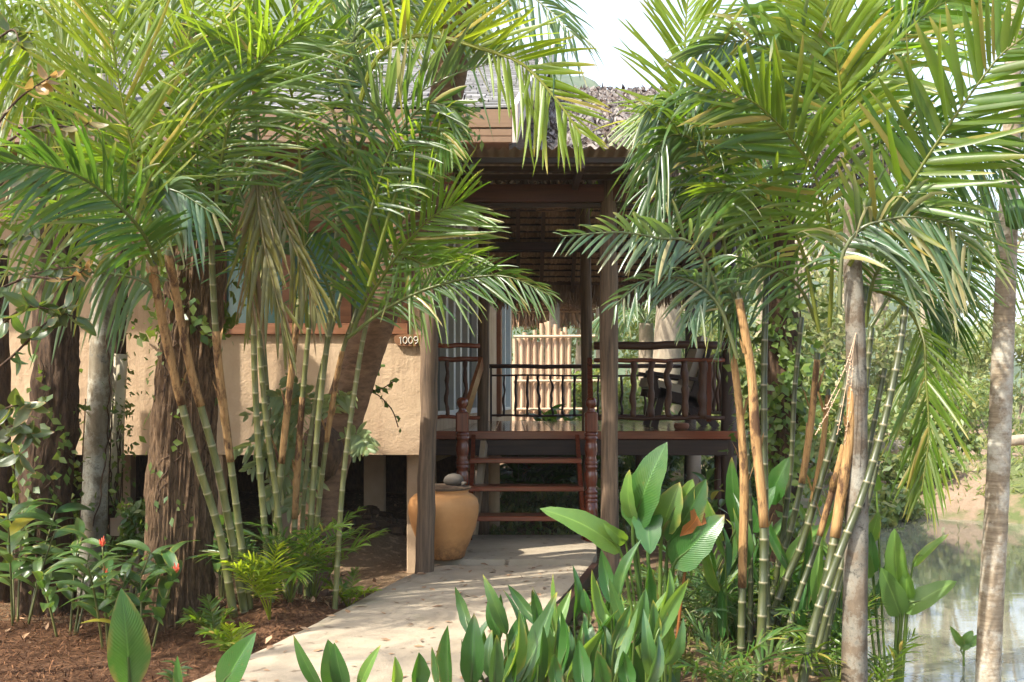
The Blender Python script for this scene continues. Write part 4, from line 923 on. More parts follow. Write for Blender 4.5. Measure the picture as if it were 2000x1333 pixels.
fr(PL, [(305,510),(268,440),(180,360),(90,325),(-40,318)], 5.0, 4.2, 'palmd', L=.42, n=40, wd=.034, a0=60, a1=25, droop=.25, start=.05)
fr(PL, [(262,520),(250,430),(290,380),(340,372),(420,420)], 5.1, 4.9, 'palmt', L=.27, n=20, wd=.042, a0=70, a1=30, droop=.6, dihed=10, start=.35)
fr(PL, [(415,470),(430,330),(455,220),(510,120),(600,60)], 5.2, 5.0, 'palm', L=.55, n=36, wd=.032, droop=.25)
fr(PL, [(412,480),(392,370),(330,330),(250,310),(150,330)], 5.2, 5.0, 'palm', L=.45, n=34, wd=.03, droop=.45, a0=70)
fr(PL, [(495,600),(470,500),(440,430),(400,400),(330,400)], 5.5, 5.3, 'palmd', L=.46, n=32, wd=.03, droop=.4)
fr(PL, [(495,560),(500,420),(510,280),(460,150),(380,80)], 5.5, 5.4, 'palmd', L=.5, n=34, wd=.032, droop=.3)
fr(PL, [(505,470),(470,380),(430,280),(415,210),(440,130)], 5.4, 5.3, 'palmt', L=.44, n=34, wd=.03, droop=.15, a0=55)
# keyed fronds of the second clump
fr(PL2, [(600,640),(592,450),(583,280),(567,175),(540,132),(470,95),(408,72)], 5.5, 4.9, 'palm', L=.50, n=46, wd=.03, a0=66, a1=28, droop=.42, dihed=0, start=.2, roll=-10)
fr(PL2, [(500,300),(503,380),(515,470),(540,580),(565,690)], 5.3, 5.1, 'dry', L=.28, n=24, wd=.034, a0=30, a1=8, dry=.14, gap=.25, droop=.5, start=.1, label='half dry olive brown hanging frond')
fr(PL2, [(512,330),(500,420),(495,520),(490,620)], 5.4, 5.3, 'dry', L=.30, n=13, wd=.034, dry=.5, gap=.25, a0=26, a1=10, droop=.5, start=.1, label='dry brown hanging frond')
fr(PL2, [(520,320),(550,420),(590,520),(620,610)], 5.3, 5.2, 'dry', L=.30, n=18, wd=.036, dry=.15, gap=.2, a0=28, a1=12, droop=.4, start=.1, label='dry straw coloured hanging frond')
fr(PL2, [(690,650),(728,540),(780,440),(832,370),(880,330)], 5.6, 5.3, 'palmd', L=.50, n=36, wd=.034, a0=72, a1=30, droop=.05, start=.1, one=-1)
fr(PL2, [(690,640),(735,560),(790,480),(850,420),(905,395)], 5.6, 5.3, 'palm', L=.50, n=34, wd=.034, a0=66, a1=28, droop=.1, start=.12)
fr(PL2, [(680,660),(760,600),(842,562),(930,541),(1000,543),(1075,578)], 5.5, 5.1, 'palmd', L=.26, n=40, wd=.022, a0=48, a1=22, droop=.35, start=.12)
fr(PL2, [(680,300),(720,140),(780,78),(850,70),(930,91),(1017,122),(1080,185),(1135,262)], 5.4, 4.9, 'palmy', L=.46, n=44, wd=.036, a0=64, a1=24, droop=.10, start=.2, dry=.08, one=-1)
fr(PL2, [(682,304),(722,144),(780,81),(850,73),(930,94),(1017,125),(1080,188),(1135,265)], 5.4, 4.9, 'palmy', L=.42, n=24, wd=.036, a0=60, a1=24, droop=.14, start=.60, dry=.12, one=1)
fr(PL2, [(690,420),(690,330),(730,240),(790,200),(877,150),(975,120)], 5.5, 5.2, 'palmt', one=-1, L=.46, n=40, wd=.036, a0=72, a1=30, droop=.10, start=.2)
fr(PL2, [(670,300),(640,180),(600,90),(530,40),(440,40)], 5.6, 5.4, 'palm', L=.5, n=34, wd=.03, droop=.3)
fr(PL2, [(675,240),(690,120),(700,20),(760,-60)], 5.6, 5.5, 'palmt', L=.5, n=32, wd=.03, droop=.35)
fr(PL2, [(742,480),(760,380),(770,280),(740,190),(690,150)], 5.6, 5.5, 'palmt', L=.44, n=32, wd=.03, droop=.3)
fr(PL2, [(742,480),(790,500),(850,520),(930,500)], 5.6, 5.3, 'palm', L=.36, n=28, wd=.026, droop=.45)
fr(PL2, [(665,640),(640,560),(600,480),(560,450),(520,470)], 5.7, 5.5, 'palmd', L=.4, n=28, wd=.028, droop=.4)
fr(PL2, [(742,480),(720,400),(680,330),(620,300)], 5.6, 5.4, 'palmd', L=.45, n=28, wd=.03, droop=.5)
fr(PL2, [(700,520),(728,400),(770,280),(830,205),(890,215)], 5.3, 5.1, 'palmd', L=.34, n=30, wd=.034, droop=.3, start=.2)
fr(PL2, [(720,560),(760,420),(800,310),(850,250),(880,290)], 5.3, 5.15, 'palm', L=.26, n=26, wd=.03, droop=.4, start=.3)
fr(PL2, [(660,120),(740,20),(840,-30),(960,-50),(1060,10),(1120,70)], 5.6, 5.0, 'palmt', L=.45, n=36, wd=.03, droop=.6, a0=66)
fr(PL2, [(500,60),(560,-40),(640,-60),(720,0),(770,80)], 5.9, 5.6, 'palm', L=.5, n=34, wd=.032, droop=.5)
fr(PL2, [(500,40),(450,-50),(380,-80),(300,-60),(230,0)], 5.9, 5.6, 'palm', L=.5, n=34, wd=.032, droop=.5)
fr(PL2, [(690,640),(700,520),(730,420),(775,340)], 5.9, 5.7, 'palmd', L=.45, n=30, wd=.03, droop=.15)
# a palm that stands outside the frame on the left sends fronds in
PO = thing('areca_palm', (-4.1, 6.2, gz(-4.1, 6.2)), 'palm past the left edge whose bright fronds reach over the dark shaggy trunk', 'palm')
mb, _c = trunk_mesh([(-4.1, 6.2, -.3), (-4.0, 6.1, 1.2), (-3.8, 5.9, 2.9)], [.06,.055,.05], 16, 30, rings=20); part('trunk', mb, M['bark_ring'], PO, smooth=True)
for i, (e, mt) in enumerate((([(-60,60),(60,80),(170,170),(260,300)],'palm'),([(-80,-40),(20,20),(60,110),(80,240)],'palmy'),([(-100,150),(20,200),(120,290),(190,420)],'palm'),([(-90,-20),(60,-30),(160,10),(230,90)],'palmy'))):
    fr(PO, [(-230, 150)]+e, 5.9, 5.7-.1*i, mt, L=.52, n=38, wd=.033, droop=.32, start=.25)
# unseen palms added left of the frame to dapple the path and the bed
for k, (x, y, z, lab) in enumerate(((-4.6,2.4,4.9,'unseen tall palm added left of the camera to shade the path'),(-5.6,3.9,5.2,'unseen tall palm added beyond the left edge to shade the mulch bed'))):
    PS = thing('unseen_shade_palm', (x, y, gz(x, y)), lab, 'palm'); mb, _c = trunk_mesh([(x-.2,y,-.3),(x-.1,y,2.2),(x,y,z-.2)], [.09,.075,.06], 16, 30, rings=26); part('trunk', mb, M['bark_ring'], PS, smooth=True)
    for a in range(7): free_frond(PS, (x, y, z-.2), a*51+k*17+random.uniform(-8, 8), random.uniform(5, 50), random.uniform(1.7, 2.2), 75, 'palm', L=.5, n=34, wd=.040, droop=.4)
# sapling with glossy leaves at the left edge
SH = thing('glossy_leaved_sapling', (at(-60,0,4.6).x, 4.6, gz(at(-60,0,4.6).x, 4.6)), 'sapling with glossy elliptical leaves and orange young shoots', 'sapling')
def twig(lst, Y, r=.006): C = crom([gp(*p, Y+random.uniform(-.1,.1)) for p in lst], 16); mb = MB(); mb.tube(C, [r*(1.2-.7*i/15) for i in range(16)], 6); part('branch', mb, M['bark_dark'], SH, smooth=True); return C
sb = (at(-60,0,4.6).x, 4.6, gz(at(-60,0,4.6).x, 4.6)-.05)
C = crom([sb, gp(-50,1000,4.6), gp(-70,700,4.6), gp(-40,400,4.6), gp(-60,150,4.6)], 30); mb = MB(); mb.tube(C, [.03*(1.1-.6*i/29) for i in range(30)], 10); part('trunk', mb, M['bark_dark'], SH, smooth=True)
for lst, tn, ln in (([(-55,760),(20,700),(80,640),(130,600)],0,.10),([(-60,720),(0,640),(60,600),(150,620)],0,.11),([(-60,600),(10,560),(90,530),(165,520)],0,.08),([(-50,500),(20,470),(60,440)],0,.09),([(-50,860),(10,800),(60,790)],0,.11),([(-55,880),(30,830),(60,850)],0,.11),([(-60,950),(0,880),(40,890)],0,.1),([(-45,300),(30,200),(100,150)],.7,.09),([(-50,330),(60,250),(150,250),(175,240)],.35,.07),([(-60,130),(20,60),(40,90)],.1,.09),([(60,540),(130,545),(175,520)],.9,.06),([(-45,420),(30,330),(60,350)],.1,.1)):
    C = twig(lst, 4.5)
    for i in range(5, 16):
        for _ in range(2 if i < 13 else 3):
            if random.random() < .35: continue
            d = Vector((random.gauss(.25, .6), random.gauss(-.2, .5), random.gauss(-.25, .5))).normalized(); l = ln*random.uniform(.75, 1.3)
            q = tn*(.4+.6*i/15) if tn else random.random()*.12
            leaf(SH, C[i], C[i]+d*l, l*.42, face=(random.gauss(0,.5), random.gauss(-.6,.4), random.gauss(.6,.4)), mt='shrub', prof='ovate', curve=-.10, fold=.2, tint=q)

# ------------------------------------------------------------------ right palms
PT = thing('areca_palm', (at(1670,0,4.7).x, 4.7, gz(at(1670,0,4.7).x, 4.7)), 'pale lichen spotted palm trunk rising behind the dark green canes', 'palm')
mb, C_r1 = trunk_mesh([(at(1668,0,4.7).x, 4.7, -.35), at(1670,1200,4.7), at(1674,950,4.75), at(1672,700,4.75), at(1664,500,4.75), at(1657,320,4.75)], [.060,.056,.050,.046,.042,.012], 24, 70, rings=30); part('trunk', mb, M['bark_spot'], PT, smooth=True)
PE = thing('slim_palm', (at(1928,0,5.2).x, 5.2, gz(at(1928,0,5.2).x, 5.2)), 'slim grey palm trunk standing at the edge of the pond', 'palm')
mb, C_r2 = trunk_mesh([(at(1925,0,5.2).x, 5.2, -.75), at(1932,1250,5.2), at(1948,950,5.2), at(1958,700,5.2), at(1968,450,5.2), at(1975,250,5.2), at(1980,-40,5.2)], [.064,.060,.056,.052,.048,.042,.036], 24, 80, rings=26); part('trunk', mb, M['bark_ring'], PE, smooth=True)
mb = MB(); c = at(1985, 415, 5.15); mb.lathe((c.x, c.y, c.z-.09), [(.01,0),(.05,.02),(.062,.09),(.05,.15),(.02,.09)], 14, wob=.3); part('leaf_sheath', mb, ML['vine'], PE, smooth=True)
PD = thing('fibrous_palm', (at(1525,0,7.6).x, 7.6, gz(at(1525,0,7.6).x, 7.6)), 'dark fibrous trunk wrapped in creepers behind the right cane clump', 'palm')
mb, C_d = trunk_mesh([(at(1522,0,7.6).x, 7.6, -.3), at(1522,900,7.6), at(1530,700,7.6), at(1520,520,7.6), at(1508,380,7.6), at(1515,250,7.6)], [.15,.13,.125,.12,.17,.12], 40, 60, ridge=.15, freq=3, lump=.25); part('trunk', mb, M['bark_dark'], PD, smooth=True)
vine_on('leafy creeper around the dark fibrous trunk', C_d, .13, 1500, .085, 0., 2.6, .14, seed=51)
for a in range(9): free_frond(PD, (at(1512,300,7.6).x, 7.6, 3.0), a*40+10, random.uniform(20, 65), random.uniform(1.5, 2.0), 100, random.choice(['palm','palmd','palmt']), L=.55, n=34, wd=.034, droop=.5)
PR = thing('cane_palm_clump', (at(1520,0,4.9).x, 4.9, gz(at(1520,0,4.9).x, 4.9)), 'clump of dark green ringed canes with orange tan sheaths right of the steps', 'palm', 'clumping cane palms by the path')
def cr(lst, y0, y1, r, **k): return cz(lst, y0, y1, r, 'caned', PR, **k)
cr([(1478,1350),(1484,1300),(1492,1040),(1476,860),(1466,720),(1440,570)], 4.75, 4.9, .029, sheath=[(.42,.98,.10)])
cr([(1446,1340),(1450,1120),(1453,930),(1440,760),(1424,650)], 5.0, 5.05, .026, sheath=[(.30,.97,.10)])
cr([(1500,1330),(1496,1100),(1492,800),(1494,640),(1500,470)], 5.1, 5.1, .025)
cr([(1480,1290),(1515,1130),(1542,1041),(1565,946),(1582,840),(1597,690)], 5.4, 5.3, .024, sheath=[(.60,.98,.10)])
cr([(1470,1290),(1525,1156),(1565,1066),(1610,916),(1645,791),(1668,620),(1672,480)], 5.2, 5.05, .026)
cr([(1560,1350),(1575,1291),(1612,1141),(1630,1050),(1658,860),(1670,700),(1690,560)], 4.7, 4.75, .030, sheath=[(.40,.86,.12)])
cr([(1558,1360),(1590,1216),(1645,1066),(1685,966),(1725,831),(1755,691),(1768,600)], 4.62, 4.75, .027)
cr([(1585,1340),(1620,1200),(1655,1040),(1682,891),(1692,741),(1702,640)], 4.95, 4.95, .024)
cr([(1500,1280),(1540,1120),(1580,1000),(1604,890),(1618,760)], 5.5, 5.4, .020, sheath=[(.60,.98,.10)])
cr([(1590,1330),(1640,1140),(1690,1000),(1715,900)], 5.0, 5.05, .020)
cr([(1470,1310),(1505,1180),(1528,1050),(1545,900),(1552,760),(1566,620)], 5.55, 5.45, .021)
cr([(1575,1345),(1606,1230),(1640,1120),(1668,1000),(1700,860),(1728,720)], 4.85, 4.9, .021, step=.12)
cr([(1462,1320),(1466,1150),(1464,980),(1456,840)], 5.2, 5.2, .019)
cr([(1515,1330),(1548,1200),(1590,1080),(1625,960),(1650,860)], 5.05, 5.1, .022, sheath=[(.62,.98,.10)])
fr(PT, [(1658,520),(1700,450),(1765,378),(1818,297),(1895,185),(1965,98),(2060,40)], 4.7, 4.4, 'palm', L=.50, n=38, wd=.056, a0=74, a1=34, droop=.04, start=.16, dihed=10)
fr(PR, [(1620,640),(1625,520),(1618,430),(1587,336),(1552,280),(1503,227),(1450,189),(1345,165)], 5.0, 4.6, 'palm', L=.46, n=38, wd=.046, a0=68, a1=24, droop=.12, start=.22)
fr(PT, [(1658,420),(1652,300),(1645,210),(1634,120),(1618,31),(1600,-60)], 4.8, 4.7, 'palmy', L=.50, n=38, wd=.048, a0=56, a1=26, droop=.25, start=.2)
fr(PR, [(1420,660),(1395,500),(1363,315),(1345,210),(1338,70),(1350,-60)], 5.0, 4.9, 'palmy', L=.48, n=38, wd=.036, a0=50, a1=24, droop=.1, start=.35)
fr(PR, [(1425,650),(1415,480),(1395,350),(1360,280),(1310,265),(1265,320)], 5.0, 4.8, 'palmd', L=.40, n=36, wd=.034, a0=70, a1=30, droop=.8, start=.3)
fr(PR, [(1450,600),(1440,460),(1415,340),(1380,250),(1325,205),(1265,215)], 5.1, 4.9, 'palmt', L=.36, n=36, wd=.032, a0=70, a1=30, droop=.75, start=.3)
fr(PR, [(1420,640),(1390,540),(1350,474),(1290,466),(1210,454),(1095,462)], 4.9, 4.6, 'palmt', L=.24, n=26, wd=.032, a0=74, a1=30, droop=.25, start=.12)
fr(PR, [(1440,700),(1405,600),(1350,550),(1270,545),(1195,600)], 4.9, 4.7, 'palmt', L=.20, n=24, wd=.026, a0=60, a1=30, droop=.4, start=.2)
fr(PR, [(1450,700),(1440,600),(1410,550),(1370,560),(1340,640)], 5.0, 4.8, 'palmt', L=.22, n=22, wd=.03, a0=60, a1=25, droop=.4, start=.2)
fr(PR, [(1690,560),(1760,590),(1802,660),(1808,740),(1814,850),(1800,960)], 4.9, 4.7, 'palm', L=.34, n=34, wd=.028, a0=44, a1=20, droop=.3, start=.34)
fr(PR, [(1640,600),(1645,500),(1680,448),(1730,430),(1785,424),(1850,440),(1905,500)], 4.7, 4.5, 'palmt', L=.40, n=34, wd=.036, a0=72, a1=34, droop=.55, start=.15, dry=.28, tipd=.25)
fr(PR, [(1690,640),(1705,550),(1745,490),(1800,470),(1880,510)], 4.9, 4.7, 'palmd', L=.46, n=36, wd=.03, a0=66, a1=30, droop=.3)
fr(PR, [(1700,640),(1745,570),(1790,550),(1840,580),(1870,660)], 5.3, 5.4, 'palmd', L=.34, n=34, wd=.03, a0=68, droop=.6)
fr(PR, [(1730,640),(1790,560),(1850,510),(1930,500),(2020,550)], 5.7, 6.0, 'palm', L=.36, n=34, wd=.03, a0=66, droop=.5)
fr(PR, [(1600,640),(1560,560),(1500,520),(1440,540),(1390,610)], 5.1, 5.0, 'palmd', L=.36, n=30, wd=.028, droop=.5)
fr(PR, [(1500,520),(1470,400),(1480,280),(1540,180),(1620,120)], 5.2, 5.1, 'palmd', L=.5, n=34, wd=.036, a0=64, droop=.2)
fr(PR, [(1500,520),(1440,430),(1390,380),(1320,370),(1250,430)], 5.2, 5.0, 'palmd', L=.30, n=28, wd=.03, droop=.5)
fr(PR, [(1600,650),(1570,500),(1530,420),(1460,370),(1380,380)], 5.0, 4.9, 'palm', L=.42, n=32, wd=.032, droop=.35)
fr(PT, [(1655,300),(1690,180),(1740,90),(1820,20),(1900,-20)], 4.8, 4.8, 'palm', L=.52, n=34, wd=.044, droop=.25)
fr(PT, [(1655,300),(1610,200),(1540,120),(1450,80),(1360,110)], 4.9, 4.8, 'palmt', L=.50, n=34, wd=.042, droop=.5)
fr(PT, [(1656,330),(1720,280),(1800,260),(1890,280),(1980,350)], 4.9, 4.9, 'palmd', L=.48, n=34, wd=.036, droop=.5)
fr(PT, [(1655,300),(1640,180),(1580,60),(1500,-20)], 5., 5., 'palm', L=.50, n=34, wd=.042, droop=.25)
fr(PE, [(1980,120),(1900,30),(1820,0),(1740,40)], 5.3, 5.5, 'palmd', L=.5, n=34, wd=.034, droop=.5)
fr(PE, [(1980,120),(1940,-20),(1840,-60),(1740,-40)], 5.4, 5.6, 'palmd', L=.55, n=36, wd=.034, droop=.5)
fr(PE, [(1980,60),(2040,60),(2060,140),(2050,240)], 5.3, 5.2, 'palmd', L=.5, n=30, wd=.034, droop=.5)
mb = MB()
for a_, b_, c_ in (((1672,650),(1655,740),(1635,850)),((1672,650),(1650,720),(1612,800)),((1668,660),(1662,760),(1650,870)),((1640,760),(1620,800),(1592,850))):
    Q = crom([at(*a_, 4.7), at(*b_, 4.66), at(*c_, 4.64)], 26); mb.tube(Q, .0018, 5)
    for q in Q[8:]:
        if random.random() < .75: mb.lathe((q.x+random.gauss(0,.005), q.y-.004, q.z), [(.001,0),(.0035,.0025),(.0035,.006),(.001,.008)], 5)
part('seed_spray', mb, M['bamboo'], PR, label='sparse sprays of small cream palm seeds')
# small palms and ferny growth round the foot of each clump
def seedlings(label, cat, spots, mt, hh, n=6, L=.2, group=None, name='palm_seedling', y=None):
    for (px, Yv, h_) in spots:
        x = (px-1000)/F*Yv; b = (x, Yv, gz(x, Yv)-.02); S_ = thing(name, b, label, cat, group)
        for i in range(n): free_frond(S_, b, random.uniform(0, 360), random.uniform(58, 86), h_*random.uniform(.8, 1.2), random.uniform(25, 70), random.choice(mt), L=L*random.uniform(.8, 1.2), n=15, wd=.022, rr=.004, droop=.3, start=.3)
for px, Yv, h_, mt, nf, lab in ((528,5.45,.46,['palmy'],6,'small bright yellow green palm seedling nearest the path under the left canes'),(568,5.75,.62,['palmd','palm'],9,'dark feathery palm seedling between the two left cane clumps'),(612,5.95,.66,['palmd','palm'],8,'upright palm seedling behind the thin olive canes'),(500,5.9,.5,['palmd'],6,'shaded palm seedling behind the green canes'),
        (1395,5.4,.55,['palmd','palmt'],8,'dark fern-like palm seedling between the canna and the right canes'),(1440,5.5,.6,['palmd'],8,'tall dark palm seedling at the foot of the straight tan sheathed cane'),(1525,5.6,.55,['palmd','palm'],9,'dark palm seedling amid the leaning right canes'),(1585,5.4,.5,['palm','palmd'],7,'green palm seedling between the stems of the leaning right canes'),(1635,4.85,.5,['palm'],5,'light green palm seedling before the pale lichen spotted trunk'),(1705,4.9,.55,['palm','palmy'],6,'light green palm seedling right of the pale lichen spotted trunk'),(1360,5.5,.55,['palmd','palmt'],7,'bluish palm seedling behind the canna'),(1420,4.5,.5,['palmd'],6,'low dark palm seedling at the bottom edge beside the right canes')):
    seedlings(lab, 'seedling', [(px,Yv,h_)], mt, h_, nf, .17)
for px, Yv, lab in ((682,5.9,'tiny palm seedling at the path edge by the lone olive cane'),(420,5.25,'tiny palm seedling right of the thick ridged trunk'),(455,5.0,'tiny palm seedling between the mulch and the path')):
    seedlings(lab, 'seedling', [(px,Yv,.24)], ['palm','palmy'], .24, 6, .1)

# ------------------------------------------------------------------ broad leaves at the front
def G0(px, Y): x = (px-1000)/F*Y; return (x, Y)
HF = thing('heliconia_patch', (at(1150,0,4.0).x, 4.0, gz(at(1150,0,4.).x, 4.)), 'dense patch of glossy lance shaped leaves along the right side of the path', 'plant')
spec = [((916,1240),(890,1146),28,0,0),((920,1345),(926,1198),58,1,0),((878,1350),(874,1222),50,0,0),((812,1350),(818,1274),52,0,0),((990,1240),(944,1124),34,2,0),((1050,1222),(992,1142),28,2,0),((980,1340),(1020,1194),46,3,0),((1012,1340),(1090,1156),52,2,0),((1122,1210),(1122,1104),28,0,0),((1094,1310),(1102,1190),42,0,0),((1086,1240),(1080,1120),26,3,0),((1194,1180),(1174,1074),38,1,0),((1208,1176),(1248,1054),36,2,0),((1182,1240),(1152,1112),36,3,0),((1198,1270),(1232,1178),32,2,0),((1202,1322),(1250,1186),38,2,0),((1278,1256),(1342,1130),42,3,0),((1108,1330),(1172,1230),46,3,0),((1274,1210),(1266,1102),38,1,0),((964,1350),(970,1240),40,0,0),((1050,1340),(1060,1220),44,0,0),((1140,1350),(1130,1250),46,0,0),((1180,1350),(1166,1270),44,1,0),((1230,1350),(1216,1270),42,0,0),((1260,1345),(1290,1240),36,0,0),((1000,1350),(1006,1262),40,0,0),((1090,1355),(1080,1276),40,0,0),((1240,1240),(1262,1150),34,0,0),((1150,1200),(1140,1150),26,0,0),((1300,1300),(1338,1210),34,0,0),((945,1330),(900,1250),30,0,0),((1060,1250),(1040,1150),30,0,0),((1290,1200),(1310,1110),30,3,0),((1220,1230),(1190,1130),32,0,0),((855,1345),(845,1262),34,0,0),((770,1350),(772,1282),30,3,0)]
for b, t, wpx, kind, _ in spec:
    Yv = 3.85+.5*(1345-b[1])/150.*.9+random.uniform(-.12, .12); mt = ('broad' if random.random() < .55 else 'ginger','broad','ginger','broadp')[kind]
    lp(HF, b, t, wpx*.86, Yv, Yv+random.uniform(-.06, .05), mt, stem_to=G0(b[0]+random.uniform(-12, 12), Yv+.05), curve=random.uniform(-.12, .16), fold=random.uniform(.25, .75), roll=random.uniform(-60, 60), prof='lance', wavy=random.uniform(0, .08))
for k in range(74):
    px = random.uniform(930, 1330); Yv = random.uniform(4.1, 4.9); y1 = 1130+(1330-px)*.05+random.uniform(0, 150); ln = random.uniform(80, 130)
    lp(HF, (px, y1+ln), (px+random.uniform(-45, 55), y1), random.uniform(20, 34), Yv, Yv+random.uniform(-.1, .1), random.choice(['broad','broad','ginger','broadp']), stem_to=G0(px, Yv+.05), curve=random.uniform(-.14, .2), fold=random.uniform(.3, .8), roll=random.uniform(-75, 75), wavy=random.uniform(0, .08))
FL = thing('foreground_lily', (at(440,0,2.9).x, 2.9, gz(at(440,0,2.9).x, 2.9)), 'broad green leaves rising from the bottom edge in front of the path', 'plant')
for b, t, wpx, rl, mt in (((254,1350),(238,1150),86,-12,'broad'),((432,1352),(498,1236),64,25,'broad'),((630,1352),(572,1242),30,30,'broad'),((656,1352),(641,1250),56,-10,'broad'),((352,1350),(346,1282),20,20,'broad'),((700,1350),(742,1260),28,35,'broadp'),((675,1350),(652,1256),40,20,'broad')):
    Yv = 2.9; lp(FL, b, t, wpx, Yv, Yv-.03, mt, stem_to=G0(b[0]+5, Yv), curve=.05, fold=.28, roll=rl, prof='lance')
CN = thing('canna_plant', (at(1290,0,5.0).x, 5.0, gz(at(1290,0,5.).x, 5.)), 'tall broad leaved canna in front of the right log post', 'plant')
for b, t, wpx, rl, mt, cv in (((1236,1032),(1300,864),84,25,'broad',.06),((1292,1040),(1326,944),66,10,'broadp',.1),((1262,988),(1270,1082),62,0,'broad',.04),((1212,1078),(1060,990),62,-30,'broadp',.12),((1314,1108),(1414,1006),76,10,'broad',.06),((1306,1060),(1380,938),66,-15,'broad',.08),((1222,1060),(1180,1024),30,0,'broadp',.1),((1440,1025),(1428,894),34,20,'broad',.05),((1500,985),(1540,894),48,10,'broad',.08),((1326,1000),(1352,938),44,0,'broadp',.1),((1240,1020),(1226,920),40,40,'broadp',.1),((1358,984),(1336,1046),40,35,'brown',.3),((1470,1040),(1512,950),40,20,'broad',.1),((1405,1060),(1380,980),36,20,'broadp',.1)):
    Yv = 5.0 if b[0] < 1400 else 5.5; lp(CN, b, t, wpx*.92, Yv, Yv-.1, mt, stem_to=G0(1285+(b[0]-1285)*.4, Yv+.05), curve=cv, fold=.22, roll=rl, prof='canna', wavy=.3 if mt == 'brown' else .06, label='withered orange brown leaf' if mt == 'brown' else None)
NG = thing('narrow_leaved_plant', (at(1560,0,5.35).x, 5.35, gz(at(1560,0,5.35).x, 5.35)), 'dark upright narrow leaves growing among the feet of the right canes', 'plant')
for k in range(46):
    px = random.uniform(1385, 1700); Yv = random.uniform(5.1, 5.7); y1 = random.uniform(960, 1150); ln = random.uniform(110, 190); dx = random.gauss(0, 45)
    lp(NG, (px, y1+ln), (px+dx, y1), random.uniform(15, 26), Yv, Yv+random.uniform(-.15, .1), random.choice(['broad','ginger','broad','broadp']), stem_to=G0(px-dx*.2, Yv+.03), curve=random.uniform(-.15, .22), fold=random.uniform(.3, .8), roll=random.uniform(-75, 75), wavy=random.uniform(0, .08))
CP = thing('canna_plant', (at(1750,0,5.1).x, 5.1, gz(at(1750,0,5.1).x, 5.1)), 'pale green canna leaning out over the pond', 'plant')
for b, t, wpx, rl, mt in (((1753,1142),(1746,1034),42,5,'broadp'),((1782,1108),(1852,1042),20,30,'broadp'),((1758,1204),(1722,1110),48,-10,'broadp'),((1764,1196),(1868,1134),44,20,'broadp'),((1772,1170),(1770,1116),32,10,'broadp'),((1700,1060),(1716,1000),26,0,'broadp'),((1706,1120),(1700,1040),24,0,'broad'),((1712,960),(1702,910),24,0,'broadp'),((1690,1130),(1696,1080),30,0,'broadp')):
    lp(CP, b, t, wpx, 5.1, 5.05, mt, stem_to=G0(1748+(b[0]-1750)*.15, 5.1), curve=.07, fold=.22, roll=rl, prof='canna', wavy=.04)
CW = thing('water_plant', (at(1872,0,6.3).x, 6.3, WZ), 'small leafy plant growing in the shallow pond water', 'plant')
for b, t, wpx in (((1880,1262),(1856,1224),16),((1882,1256),(1900,1232),18),((1886,1262),(1922,1240),18),((1876,1268),(1902,1252),16)):
    p = at(1882, 1290, 6.3); leaf(CW, at(*b, 6.3), at(*t, 6.3), wpx/F*6.3, mt='broadp', stem=[Vector((p.x, 6.3, WZ-.05)), Vector((p.x, 6.3, (WZ+at(*b, 6.3).z)/2))], prof='canna')
# ginger plants at the lower left
def ginger(px, Yv, nst, h, label, mt='ginger', spread=.3, ll=.22, group=None, name='ginger_plant', flower=False, yel=.02):
    x = (px-1000)/F*Yv; z = gz(x, Yv); G_ = thing(name, (x, Yv, z), label, 'plant', group)
    for s in range(nst):
        a = random.uniform(0, 6.28); q = random.random()**.6*spread; b = Vector((x+math.cos(a)*q*.3, Yv+math.sin(a)*q*.3, z-.02)); t = Vector((x+math.cos(a)*q, Yv+math.sin(a)*q, z+h*random.uniform(.6, 1.1)))
        C = crom([b, b.lerp(t, .5)+Vector((0, 0, .05)), t], 14); mb = MB(); mb.tube(C, [.006*(1.2-.6*i/13) for i in range(14)], 6); part('stem', mb, M['cane'], G_, smooth=True)
        sd = random.uniform(0, 6.28); nl = random.randint(7, 10)
        for i in range(nl):
            p = C[int(4+9*i/(nl-1))]; g = sd+(math.pi if i % 2 else 0)+random.gauss(0, .35); d = Vector((math.cos(g), math.sin(g), random.uniform(-.1, .75))).normalized(); l = ll*random.uniform(.7, 1.2)
            leaf(G_, p, p+d*l, l*.29, face=(random.gauss(0,.25), random.gauss(-.25,.25), 1), mt=mt, curve=.12, fold=.25, prof='lance', tint=.9 if random.random() < yel else random.random()*.1)
        if flower and s % 5 == 1:
            c = C[-1]; mb = MB()
            for k in range(12): u = unit(1)[0]; mb.tube([c, c+Vector((u[0]*.018, u[1]*.018, .012+abs(u[2])*.045))], [.006, .002], 5)
            part('flower', mb, M['flower'], G_, label='small red flower head')
    return G_
ginger(215, 5.35, 7, .50, 'large ginger plant with red flowers before the thick ridged trunk', flower=True, spread=.34)
ginger(130, 5.6, 4, .55, 'ginger plant with a yellow leaf left of the large red flowered one', spread=.26, yel=.05)
ginger(275, 5.2, 3, .42, 'low ginger plant touching the foot of the thick ridged trunk', flower=True, spread=.22)
ginger(30, 5.9, 5, .75, 'leafy ginger plant at the left edge under the sapling', spread=.35, ll=.26)
ginger(75, 6.6, 4, .8, 'tall leafy plant behind the dark shaggy trunk', spread=.3, ll=.2)
ginger(335, 4.45, 2, .14, 'tiny seedling with few leaves on the bare mulch', spread=.08, ll=.07, name='seedling')
ginger(430, 6.35, 5, .45, 'shaded plant behind the canes near the house pier', spread=.3, ll=.24)
bush((at(255,0,6.7).x, 6.72), (.26,.2,.75), 600, .065, 'dark leafy shrub under the house edge beside the pale slender trunk', 'vine', nb=12)
bush((at(110,0,6.8).x, 6.9), (.25,.2,.6), 450, .07, 'leafy shrub between the dark shaggy trunk and the slender one', 'vine', nb=10)
